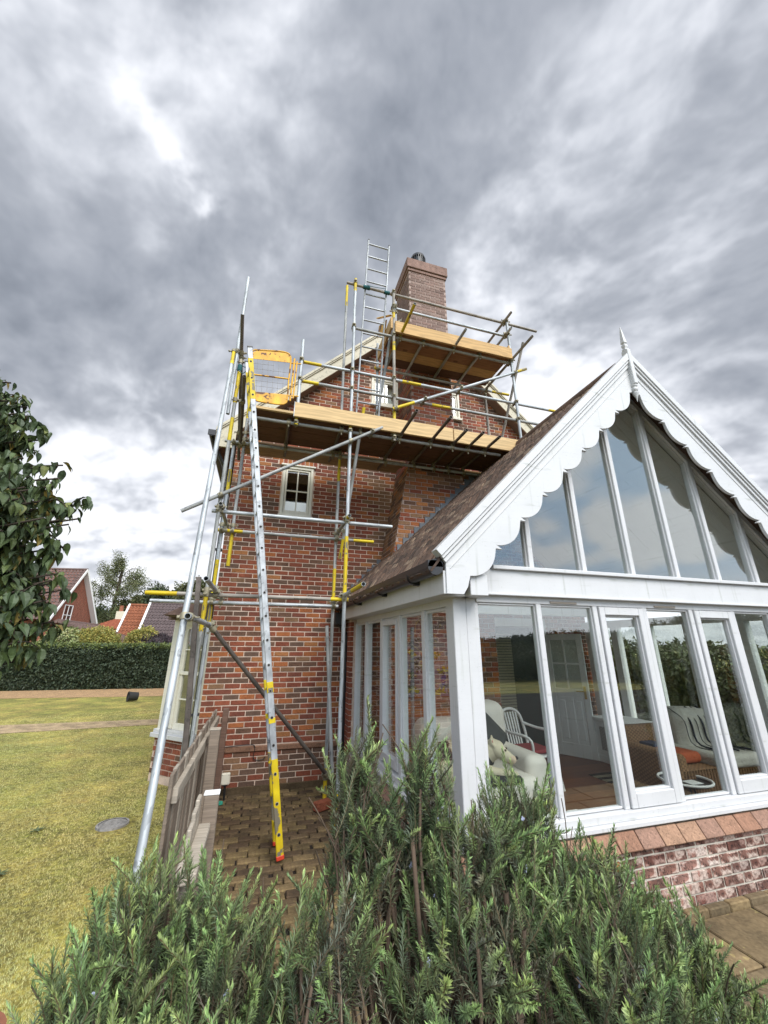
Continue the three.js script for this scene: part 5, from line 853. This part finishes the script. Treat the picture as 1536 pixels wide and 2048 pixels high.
rosemary('tall open rosemary bush in front of the conservatory corner with small pale blue flowers', [.95, -2.05], [[.56, 1.30, -2.30, .15, .30, .14, 90], [.90, 1.24, -2.22, .14, .32, .15, 90], [.70, 1.02, -2.28, .30, .28, .22, 190], [1.15, .95, -2.22, .34, .25, .24, 240], [1.48, .97, -2.36, .28, .26, .24, 250], [.44, .78, -2.10, .20, .26, .16, 90], [1.10, .72, -2.05, .50, .24, .26, 260], [.16, .62, -2.42, .06, .26, .08, 24], [.34, .62, -2.30, .08, .30, .10, 36], [.50, .42, -1.9, .20, .26, .2, 50], [1.0, .34, -1.78, .34, .22, .24, 44]], 2);
rosemary('spreading rosemary bush at the right by the patio slabs, grey green with bright tips', [1.75, -1.95], [[1.90, .62, -2.30, .34, .27, .30, 400], [1.62, .52, -1.95, .38, .34, .32, 460], [2.14, .38, -2.15, .32, .30, .30, 420], [1.95, .22, -1.80, .46, .30, .34, 460], [2.40, .14, -2.05, .26, .22, .26, 190], [1.44, .26, -1.70, .32, .30, .26, 240]], 3);

// broad leaves for trees and shrubs
function leafGeo(L, W, cols, seed, droop = .25) {
  const r = rng(seed), g = new THREE.PlaneGeometry(1, 1, 4, 6).rotateX(-Math.PI / 2), p = g.attributes.position;
  for (let i = 0; i < p.count; i++) { const v = p.getZ(i) + .5, u = p.getX(i) * 2, w = Math.pow(Math.sin(Math.PI * Math.pow(clamp(v, .002, .998), .8)), .85); p.setXYZ(i, u * w * W / 2, Math.abs(u) * w * W * .22 - droop * v * v * L + .03 * L * Math.sin(v * 9 + seed), v * L); }
  const q = g.toNonIndexed(); q.computeVertexNormals(); return colored(boxUV(q), (x, y, z) => { const rib = Math.abs(x) < W * .04 ? 1.25 : 1, k = (.85 + .3 * fbm(x * 60, z * 60, seed, 2)) * rib; return cols.map((v) => v * k); });
}
function clumpGeo(n, spread, L, W, cols, seed) {     // a small spray of leaves
  const r = rng(seed), out = []; for (let i = 0; i < n; i++) { const g = leafGeo(L * (.7 + .6 * r()), W * (.7 + .6 * r()), cols[Math.floor(r() * cols.length)], seed + i); g.applyMatrix4(new THREE.Matrix4().compose(V3((r() - .5) * spread, (r() - .5) * spread, (r() - .5) * spread), new THREE.Quaternion().setFromEuler(new THREE.Euler((r() - .5) * 2.4, r() * 6.28, (r() - .5) * 1.6)), V3(1, 1, 1))); out.push(g); }
  return mergeGeometries(out);
}
{ // the fruit tree at the left edge: trunk outside the frame, leafy boughs reaching in
  const t = thing('fruit_tree', 'broad leaved fruit tree reaching in from the left edge above the lawn', 'tree'), r = rng(8);
  const pts = [[-3.5, 0, -2.9], [-3.45, 1.0, -2.95], [-3.35, 2.0, -3.0], [-3.1, 3.2, -3.0], [-2.95, 4.1, -3.0]];
  mesh('trunk', [tube(pts, .11, 24, 10)], M.bark, t);
  const limbs = [], ends = [];
  const rim = [[1.75, -1.46], [1.86, -1.36], [2.02, -1.27], [2.2, -1.26], [2.38, -1.24], [2.55, -1.25], [2.74, -1.21], [2.86, -1.24], [3.0, -1.36], [3.14, -1.42], [3.28, -1.52], [3.42, -1.62], [3.56, -1.74], [3.70, -1.84]], reach = [];
  for (const [y, x] of rim) reach.push([x - .02, y, -2.95 + .2 * (r() - .5)], [x - .05, y - .05, -2.85 + .2 * (r() - .5)]);
  for (let i = 0; i < 120; i++) { const y = 1.72 + 1.95 * r(), k = (y - 1.75) / 1.95 * (rim.length - 1), j = Math.max(0, Math.min(rim.length - 2, Math.floor(k))), x = mix(rim[j][1], rim[j + 1][1], k - j); reach.push([x - .05 - .62 * r(), y, -2.6 - .8 * r()]); }
  for (const e of reach) { const k = clamp((e[1] - .9) / 3.4 + .05, .3, .97), b = new THREE.CatmullRomCurve3(pts.map((p) => V3(...p))).getPoint(k - .12), m = b.clone().lerp(V3(...e), .5).add(V3(0, .14, (r() - .5) * .15)); limbs.push(tube([b.toArray(), m.toArray(), e], .006, 14, 5)); for (let j = 0; j < 4; j++) { const q = m.clone().lerp(V3(...e), .45 + .55 * r()), z = V3((r() - .5) * .24, (r() - .5) * .22, (r() - .5) * .30); const en = q.clone().add(z); if (en.x > e[0] + .06) continue; limbs.push(tube([q.toArray(), q.clone().lerp(en, .5).add(V3(0, .02, 0)).toArray(), en.toArray()], .0035, 5, 4)); ends.push([q, en]); } ends.push([m.clone().lerp(V3(...e), .6), V3(...e)]); }
  mesh('limbs', limbs, M.bark, t);
  const kinds = [[.075, .115, .034], [.055, .088, .034], [.105, .145, .04], [.16, .18, .045], [.26, .19, .035]].map((c, i) => leafGeo(.074, .038, c.map((v) => v * .82), 70 + i, .48));
  const lists = kinds.map(() => []);
  for (const [a, b] of ends) for (let j = 0; j < 15; j++) { const p = a.clone().lerp(b, .15 + .9 * r()).add(V3((r() - .5) * .07, (r() - .5) * .07, (r() - .5) * .07)), s = .5 + .75 * r(); const q = new THREE.Quaternion().setFromEuler(new THREE.Euler(.55 + .9 * (r() - .3), r() * 6.28, (r() - .5) * .9, 'YXZ')); lists[[0, 0, 0, 1, 1, 1, 2, 2, 0, 3, 1, 1, 2, 1, 0, 0, 1, 2, 1, 4, 0, 1][Math.floor(r() * 22)]].push([new THREE.Matrix4().compose(p, q, V3(s, s, s)), C(1, 1, 1).multiplyScalar(.75 + .5 * r())]); }
  lists.forEach((l, i) => instanced('crown', kinds[i], M.leafy, l, t));
}
// short mown grass close to the camera
{
  const r = rng(99), tuft = (seed) => { const q = rng(seed), P = [], N = [], K = []; for (let i = 0; i < 9; i++) { const a = q() * 6.28, l = .012 + .018 * q(), x = (q() - .5) * .06, z = (q() - .5) * .06, w = .0016, lean = .4 + .7 * q(), e = [x + Math.cos(a) * l * lean, l * .8, z + Math.sin(a) * l * lean], s = [-Math.sin(a) * w, 0, Math.cos(a) * w]; for (const v of [[x - s[0], 0, z - s[2]], [x + s[0], 0, z + s[2]], e]) P.push(...v); for (let k = 0; k < 3; k++) { N.push(0, 1, 0); const d = q() < .6 ? [.84, .77, .36] : [.60, .67, .26]; K.push(...(k === 2 ? d.map((v) => v * 1.1) : d.map((v) => v * .75))); } } const g = new THREE.BufferGeometry(); g.setAttribute('position', new THREE.Float32BufferAttribute(P, 3)); g.setAttribute('normal', new THREE.Float32BufferAttribute(N, 3)); g.setAttribute('color', new THREE.Float32BufferAttribute(K, 3)); return boxUV(g); };
  const list = [], gs = tuft(5);
  for (let i = 0; i < 110000; i++) { const d = 2.0 + 14 * Math.pow(r(), 1.15), a = mix(-1.35, .02, r()), x = Math.sin(a) * d, z = -Math.cos(a) * d; if (x > -.55 || (z < -6.5 && x > -.8) || (z > -2.2 && x > -1.3)) continue; if (Math.hypot(x + 1.43, z + 6.1) < .24) continue; const dry = fbm(x * .55, z * .55, 3, 4), s = .55 + .5 * r(), m = new THREE.Matrix4().compose(V3(x, -.012, z), new THREE.Quaternion().setFromAxisAngle(V3(0, 1, 0), r() * 6.28), V3(s, s * (.6 + .6 * r()), s)); const k = .8 + .4 * r(); list.push([m, C(k * mix(.8, 1.45, dry), k * mix(.95, 1.15, dry), k)]); }
  const o = instanced('grass', gs, M.needle, list, null); tag(o, 'short mown grass, patchy yellow and green', 'grass');
  const dl = []; for (let i = 0; i < 26; i++) { const x = -1.6 - 2.4 * r(), z = -2.6 - 4 * r(); if (i % 2) dl.push([x, z]); }
  const ros = leafGeo(.09, .022, [.10, .13, .05], 5, .1), wl = []; for (const [x, z] of dl) for (let k = 0; k < 8; k++) wl.push([new THREE.Matrix4().compose(V3(x, .0, z), new THREE.Quaternion().setFromEuler(new THREE.Euler(-.25, k * .8 + r(), 0, 'YXZ')), V3(1, 1, 1)), C(1, 1, 1)]);
  tag(instanced('lawn_weeds', ros, M.leafy, wl, null), 'flat rosettes of weeds scattered over the lawn', 'weeds');
}

// ───────────────────────── hedge, shrubs, neighbouring houses, trees ─────────────────────────
function foliage(name, parent, geo, spots, r, tint = [.8, .45]) { return instanced(name, geo, M.leafy, spots.map(([p, s]) => { const k = tint[0] + tint[1] * r(); return [new THREE.Matrix4().compose(p, new THREE.Quaternion().setFromEuler(new THREE.Euler(r() * 6.28, r() * 6.28, r() * 6.28)), V3(s, s, s)), C(k * (.92 + .16 * r()), k, k * (.9 + .2 * r()))]; }), parent); }
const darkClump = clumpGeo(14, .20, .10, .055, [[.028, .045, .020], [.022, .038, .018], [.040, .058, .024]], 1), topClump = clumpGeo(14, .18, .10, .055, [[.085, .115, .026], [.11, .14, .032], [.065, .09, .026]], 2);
const goldClump = clumpGeo(14, .20, .09, .05, [[.30, .27, .06], [.36, .30, .07], [.22, .23, .055]], 3), creamClump = clumpGeo(14, .22, .11, .07, [[.38, .38, .20], [.16, .22, .07], [.30, .32, .13]], 4), purpleClump = clumpGeo(14, .20, .09, .05, [[.055, .035, .05], [.08, .05, .06], [.04, .035, .035]], 5);
const treeClump = clumpGeo(16, .5, .17, .10, [[.042, .062, .024], [.055, .075, .026], [.033, .050, .022]], 6), birchClump = clumpGeo(15, .62, .12, .08, [[.085, .105, .038], [.065, .088, .033], [.12, .13, .05]], 7), oliveClump = clumpGeo(16, .5, .17, .10, [[.09, .10, .035], [.07, .085, .03], [.12, .12, .045]], 8);
{
  const t = thing('hedge', 'long clipped dark green hedge beyond the gravel drive', 'hedge'), r = rng(2), a = V3(-20, 0, -23.8), b = V3(-1.5, 0, -22.35), u = b.clone().sub(a), L = u.length(); u.normalize(); const n = V3(-u.z, 0, u.x); if (n.z < 0) n.negate();
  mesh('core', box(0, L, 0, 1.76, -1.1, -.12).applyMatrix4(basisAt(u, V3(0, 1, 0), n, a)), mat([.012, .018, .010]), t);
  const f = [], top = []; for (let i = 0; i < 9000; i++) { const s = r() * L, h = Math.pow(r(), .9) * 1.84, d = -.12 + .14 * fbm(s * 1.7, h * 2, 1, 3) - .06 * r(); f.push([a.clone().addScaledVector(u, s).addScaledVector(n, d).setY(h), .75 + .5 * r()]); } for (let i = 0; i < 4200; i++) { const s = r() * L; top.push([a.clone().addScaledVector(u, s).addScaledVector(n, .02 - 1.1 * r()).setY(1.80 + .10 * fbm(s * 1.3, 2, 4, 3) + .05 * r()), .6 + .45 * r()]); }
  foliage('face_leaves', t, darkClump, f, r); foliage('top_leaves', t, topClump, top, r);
}
function shrub(label, x, y, z, rx, ry, rz, n, geo, seed, name = 'shrub') {
  const t = thing(name, label, 'shrub'), r = rng(seed), spots = [];
  for (let i = 0; i < n; i++) { const a = r() * 6.28, e = Math.asin(mix(-.35, 1, r())), k = .6 + .42 * Math.pow(r(), .5) + .25 * (fbm(a * 2, e * 3, seed, 2) - .5); spots.push([V3(x + Math.cos(a) * Math.cos(e) * rx * k, y + Math.sin(e) * ry * k, z + Math.sin(a) * Math.cos(e) * rz * k), .6 + .6 * r()]); }
  mesh('stems', [...Array(5)].map((_, i) => rod(V3(x + (i - 2) * .08, 0, z), V3(x + (i - 2) * rx * .3, y + ry * .4, z), .03, 6, .012)), M.bark, t); foliage('foliage', t, geo, spots, r); return t;
}
shrub('cream variegated shrub behind the hedge at its left', -9.5, 1.95, -24.6, 1.0, .75, .7, 520, creamClump, 11);
shrub('rounded golden shrub behind the hedge, in front of the low brick garage', -8.1, 1.98, -24.7, 1.05, .86, .7, 620, goldClump, 12);
shrub('spreading yellow green shrub behind the hedge below the dark tiled roof', -6.0, 1.95, -24.7, .85, .86, .6, 420, goldClump, 13);
shrub('dark purple leaved shrub behind the hedge beside the yellow green one', -5.2, 1.85, -24.5, .95, .62, .6, 480, purpleClump, 14);
shrub('green shrub between the variegated shrub and the brick garage', -9.9, 2.0, -26.0, .8, .8, .6, 300, topClump, 15);

function pantiles(w, len, pitch, mtl, name, parent, m4) {      // a slope of wavy tiles: x across, runs down +z, rising towards -z
  const nx = Math.round(w / .27) * 6, rows = Math.round(len / .34), P = [], I = [];
  for (let j = 0; j < rows; j++) for (const e of [0, 1]) for (let i = 0; i <= nx; i++) { const x = i / nx * w, s = (j + e) * len / rows; P.push(x, .045 * Math.sin(i / 6 * 2 * Math.PI) + (e ? .045 : 0) - .01, s); }
  const row = nx + 1; for (let k = 0; k < rows * 2 - 1; k++) for (let i = 0; i < nx; i++) { const a = k * row + i; I.push(a, a + row, a + 1, a + 1, a + row, a + row + 1); }
  const g = new THREE.BufferGeometry(); g.setAttribute('position', new THREE.Float32BufferAttribute(P, 3)); g.setIndex(I); g.applyMatrix4(new THREE.Matrix4().makeRotationX(pitch)).applyMatrix4(m4); const q = g.toNonIndexed(); q.computeVertexNormals();
  return mesh(name, q, mtl, parent);
}
const farBrick = mat([.62, .55, .52], { map: tFarBrick, roughness: 1 }), roofRed = mat([.40, .12, .06], { map: tTile, roughness: 1 }), roofBrown = mat([.20, .13, .115], { map: tTile, roughness: 1 }), roofGrey = mat([.16, .12, .12], { map: tTile, roughness: 1 }), roofOrange = mat([.36, .13, .065], { map: tTile, roughness: 1 });
function farWindow(parent, w, h, m4) { const o = mesh('window', [cbox(-w / 2 - .06, -w / 2, -.06, h + .06, -.05, .03), cbox(w / 2, w / 2 + .06, -.06, h + .06, -.05, .03), cbox(-w / 2, w / 2, -.06, 0, -.05, .04), cbox(-w / 2, w / 2, h, h + .06, -.05, .03), cbox(-.03, .03, 0, h, -.04, .02), cbox(-w / 2, w / 2, h * .5 - .025, h * .5 + .025, -.04, .0195)].map((g) => g.applyMatrix4(m4)), M.whitePlain, parent); mesh('pane', box(-w / 2, w / 2, 0, h, -.03, -.02).applyMatrix4(m4), mat([.05, .06, .07], { roughness: .08 }), o); return o; }
function gableHouse(name, label, pos, turn, { w, l, eave, pitch, wall, roof, tiles = true, over = .25, windows = [], category = 'house', group, verge = M.whitePlain }) {   // gable at local +z, ridge running back along -z
  const t = thing(name, label, category), at = new THREE.Matrix4().makeRotationY(turn).setPosition(...pos), A = (g) => g.applyMatrix4(at), h = w / 2 * Math.tan(pitch), sl = (w / 2 + over) / Math.cos(pitch);
  mesh('wall', [A(extrude([[-w / 2, 0], [w / 2, 0], [w / 2, eave], [0, eave + h], [-w / 2, eave]], l).translate(0, 0, -l))], wall, t);
  for (const s of [-1, 1]) {
    const q = new THREE.Matrix4().makeRotationY(s * Math.PI / 2).setPosition(0, eave + h + .05, s > 0 ? over : -l - over), m4 = at.clone().multiply(q);
    pantiles(l + over * 2, sl, pitch, roof, 'roof', t, m4);
    mesh('verge_board', [A(beam(V3(0, eave + h + .02, over + .02), V3(s * (w / 2 + over), eave - over * Math.tan(pitch) + .02, over + .02), .05, .19, V3(0, 1, 0)))], verge, t);
    mesh('verge_soffit', [A(beam(V3(0, eave + h - .09, over * .5), V3(s * (w / 2 + over), eave - over * Math.tan(pitch) - .09, over * .5), over, .03, V3(0, 1, 0)))], verge, t);
  }
  mesh('ridge', A(rod(V3(0, eave + h + .06, over), V3(0, eave + h + .06, -l - over), .10, 8)), roof, t);
  for (const [x, y, ww, wh] of windows) farWindow(t, ww, wh, at.clone().multiply(new THREE.Matrix4().makeTranslation(x, y, .02)));
  return t;
}
gableHouse('neighbour_house', 'brick neighbour house with white verge boards and an upper window, behind the fruit tree', [-15.4, 0, -40], 1.38, { w: 5.3, l: 9, eave: 4.3, pitch: .96, wall: farBrick, roof: roofBrown, over: .4, windows: [[-.6, 3.5, .9, 1.5]] });
{ // low brick garage with a brown roof, gable towards us
  const t = gableHouse('garage', 'low brick garage with a shallow brown roof behind the golden shrub', [-13.3, 0, -33], 0, { w: 7.2, l: 7, eave: 2.1, pitch: .36, wall: farBrick, roof: roofBrown, over: .25, category: 'garage', verge: roofBrown });
}
{ // cream rendered house with a hipped red roof and two chimney pots
  const t = thing('cream_house', 'cream rendered house with a hipped red roof and a chimney', 'house');
  mesh('wall', box(-18.6, -11.5, 0, 3.9, -61, -55), mat([.62, .58, .44], { map: tPaint, roughness: .9 }), t);
  const e = 3.85, ry = 5.15, R = [[-19.1, e, -54.6], [-11, e, -54.6], [-11, e, -61.4], [-19.1, e, -61.4], [-17.2, ry, -58], [-12.6, ry, -58]], P = []; for (const f of [[0, 1, 5], [0, 5, 4], [1, 2, 5], [2, 3, 4], [2, 4, 5], [3, 0, 4]]) for (const k of f) P.push(...R[k]);
  const g = new THREE.BufferGeometry(); g.setAttribute('position', new THREE.Float32BufferAttribute(P, 3)); g.computeVertexNormals(); mesh('roof', [g, box(-19.1, -11, e - .15, e, -61.4, -54.6)], roofRed, t);
  const rows = []; for (let i = 1; i < 10; i++) { const k = i / 10; rows.push(beam(V3(mix(-19.1, -17.2, k), mix(e, ry, k) + .02, mix(-54.6, -58, k)), V3(mix(-11, -12.6, k), mix(e, ry, k) + .02, mix(-54.6, -58, k)), .05, .05)); } mesh('tile_courses', rows, roofRed, t);
  const ch = mesh('chimney', box(-17.5, -16.1, 4.8, 5.9, -58.4, -57.5), mat([.60, .56, .44], { map: tPaint }), t); for (const x of [-17.15, -16.45]) mesh('chimney_pot', lathe([[.24, 5.9], [.22, 6.5], [.26, 6.5], [.26, 6.6], [.001, 6.6]], 12).translate(x, 0, -57.95), M.terracotta, ch);
  farWindow(t, 1.9, 1.15, new THREE.Matrix4().makeTranslation(-16.5, 2.35, -54.98));
}
{ // orange pantiled roof and the dark one beside it
  const D = thing('pantiled_house', 'outbuilding with a steep bright orange pantiled roof edged in white', 'house'), E = thing('dark_roofed_house', 'house with a steep dark brown pantiled roof beside the orange one', 'house');
  const one = (t, x0, x1, z0, y0, y1, run, roof, wall) => { const len = Math.hypot(run, y1 - y0), pitch = Math.atan2(y1 - y0, run); pantiles(x1 - x0, len, pitch, roof, 'roof', t, new THREE.Matrix4().setPosition(x0, y1, z0)); for (const x of [x0 - .06, x1 + .03]) mesh('verge_board', beam(V3(x, y1 + .06, z0), V3(x, y0 + .06, z0 + run), .16, .22, V3(0, 1, 0)), M.whitePlain, t); mesh('wall', extrude([[0, 0], [run * 2 - .4, 0], [run * 2 - .4, y0 - .1], [run - .2, y1 - .2], [0, y0 - .1]], x1 - x0 - .2).rotateY(Math.PI / 2).translate(x0 + .1, 0, z0 + run - .2), wall, t); mesh('ridge', rod(V3(x0, y1 + .03, z0), V3(x1, y1 + .03, z0), .12, 8), roof, t); };
  one(D, -11.75, -10.05, -42, 2.3, 5.40, 2.5, roofOrange, farBrick); one(E, -9.62, -3.5, -40.2, 2.35, 5.66, 2.7, roofGrey, farBrick);
}
function leafyTree(name, label, x, z, h, w, n, geo, seed, { trunk = .18, low = .25, droop = 0, sizes = [.8, .9], group } = {}) {
  const t = thing(name, label, 'tree', [0, 0, 0], 0, group), r = rng(seed), top = V3(x + (r() - .5) * .5, h * .92, z), L = [tube([[x, 0, z], [x + (r() - .5) * .3, h * .45, z], top.toArray()], trunk, 10, 7)], spots = [];
  for (let i = 0; i < 26; i++) {
    const k = mix(low, .97, (i + r()) / 26), a = r() * 6.28, reach = w * Math.pow(Math.sin(Math.PI * clamp((k - low * .6) / (1.04 - low * .6))), .75) * (.55 + .5 * r()), b = V3(x, h * k * .9, z), e = V3(x + Math.cos(a) * reach, h * k + .1 * h * r() - .02 * h, z + Math.sin(a) * reach);
    L.push(tube([b.toArray(), b.clone().lerp(e, .5).add(V3(0, .05 * h * r(), 0)).toArray(), e.toArray()], trunk * .25, 6, 5));
    const m = Math.round(n / 26); for (let j = 0; j < m; j++) { const q = b.clone().lerp(e, .35 + .72 * r()), s = w * .26; spots.push([q.add(V3((r() - .5) * s, (r() - .55 - droop * r()) * s, (r() - .5) * s)), sizes[0] + sizes[1] * r()]); }
  }
  mesh('trunk', L, M.bark, t); foliage('crown', t, geo, spots, r, [.7, .6]); return t;
}
leafyTree('birch_tree', 'tall airy birch tree rising above the roofs', -22.4, -72, 15.2, 5.6, 1300, birchClump, 3, { trunk: .2, low: .3, droop: .5, sizes: [.9, .9] });
leafyTree('garden_tree', 'dark rounded tree beside the brick neighbour house, left of the birch', -27.5, -66, 9.0, 3.8, 900, treeClump, 4, { sizes: [1.1, 1.2] });
leafyTree('garden_tree', 'bushy green tree behind the cream house roof, right of the birch', -18.2, -70, 9.6, 4.2, 1000, oliveClump, 5, { sizes: [1.1, 1.2] });
leafyTree('garden_tree', 'broad dark tree behind the orange pantiled roof', -14.0, -66, 9.9, 4.2, 950, treeClump, 6, { sizes: [1.1, 1.2] });
leafyTree('garden_tree', 'small tree standing above the dark roof by the scaffolding', -9.3, -62, 10.8, 3.6, 800, oliveClump, 7, { sizes: [1.0, 1.1] });
leafyTree('garden_tree', 'mid green tree behind the join of the orange and dark roofs', -11.6, -68, 10.2, 4.0, 900, oliveClump, 9, { sizes: [1.1, 1.2] });
leafyTree('garden_tree', 'tall dark tree behind the house corner', -5.0, -64, 9.4, 4.4, 800, treeClump, 8, { sizes: [1.0, 1.1] });
{ // hedge added beyond the conservatory: a dark backdrop so reflections show in its glass
  const t = thing('backdrop_hedge', 'tall mixed hedge added beyond the conservatory as a dark backdrop behind its side windows', 'hedge'), r = rng(71), f = [], g = [];
  for (let i = 0; i < 7000; i++) { const z = mix(-24, 1, r()), y = Math.pow(r(), .85) * (1.75 + .35 * fbm(z * .6, 3, 2, 3)); (i % 3 ? f : g).push([V3(7.9 + .5 * fbm(z, y * 2, 1, 3) - .2 * r() + (y > 1.6 ? 1.2 * r() : 0), y, z), .42 + .35 * r()]); }
  mesh('core', box(8.4, 9.5, 0, 1.5, -24, 1), mat([.02, .03, .014]), t); foliage('leaves', t, oliveClump, f, r); foliage('leaves', t, topClump, g, r);
}
{ // the far wood that closes the view, and, behind the camera, what the glass reflects: a hedge, shrubs and a line of trees
  const r = rng(51), wood = (name, label, n, f, geo, s) => { const spots = []; for (let i = 0; i < n; i++) spots.push([f(r), s[0] + s[1] * r()]); const o = foliage(name, null, geo, spots, r, [.6, .6]); tag(o, label, 'trees'); return o; };
  wood('wood', 'far belt of dark trees behind the houses', 2600, (q) => { const a = q(), x = mix(-70, 10, a); return V3(x, 9.0 * Math.pow(q(), .8) * (.78 + .3 * fbm(x * .12, 3, 1, 4)), -84 - 6 * q()); }, treeClump, [2.2, 2.2]);
  wood('tree_line', 'line of trees across the fields behind the photographer', 5200, (q) => { const k = q(), a = mix(.15, 1.35, k), d = 120 + 14 * q(), x = Math.sin(a) * d; return V3(x, (2.6 + 7 * clamp((k - .25) * 1.6, 0, 1) * (.55 + .9 * fbm(k * 9 + 4, 2, 3, 4))) * Math.pow(q(), .7), Math.cos(a) * d); }, treeClump, [1.8, 2.0]);
  for (const [i, x, z, h, w, g] of [[0, 14.5, 17, 1.5, 2.6, oliveClump], [1, 19.5, 16, 1.7, 2.9, topClump], [2, 10, 18, 1.35, 2.4, treeClump], [3, 24.5, 16, 1.8, 3.0, oliveClump], [4, 30, 15, 2.0, 3.2, topClump], [5, 36, 14, 2.2, 3.4, oliveClump]]) shrub(['olive green shrub behind the photographer, second from the left in the reflected garden', 'light green shrub at the garden edge, third from the left in the reflection', 'dark shrub furthest left in the reflected garden', 'tall olive shrub at the garden edge, fourth from the left in the reflection', 'tall light green shrub second from the right in the reflected garden', 'wide olive shrub furthest right in the reflected garden'][i], x, h * .42, z, w, h * .66, 1.5, 700, g, 60 + i, 'garden_shrub');
  wood('shrubbery', 'unbroken bank of bushes beyond the garden behind the photographer', 5200, (q) => { const k = q(), a = mix(.1, 1.35, k), d = 24 + 12 * q(), x = Math.sin(a) * d; return V3(x, (1.15 + .9 * fbm(k * 14, 3, 6, 3)) * Math.pow(q(), .6), Math.cos(a) * d); }, oliveClump, [.8, .8]);
  leafyTree('oak_tree', 'tall oak tree behind the photographer, seen mirrored in the right windows', 60, 34, 9.5, 5, 900, treeClump, 17, { sizes: [1.1, 1.2] });
}

// ───────────────────────── put every thing's origin at its base ─────────────────────────
scene.updateMatrixWorld(true);
for (const o of [...scene.children]) {
  if (!o.isGroup && !(o.isMesh && !o.isInstancedMesh)) continue;
  if (o.userData.kind === 'structure' || o.position.lengthSq() > 0 || o.rotation.y) continue;
  const b = new THREE.Box3().setFromObject(o), c = b.getCenter(new THREE.Vector3()); c.y = b.min.y; if (!isFinite(c.x)) continue;
  if (o.isGroup) for (const k of o.children) k.position.sub(c); else { o.geometry.translate(-c.x, -c.y, -c.z); }
  o.position.copy(c);
}
renderer.render(scene, camera);
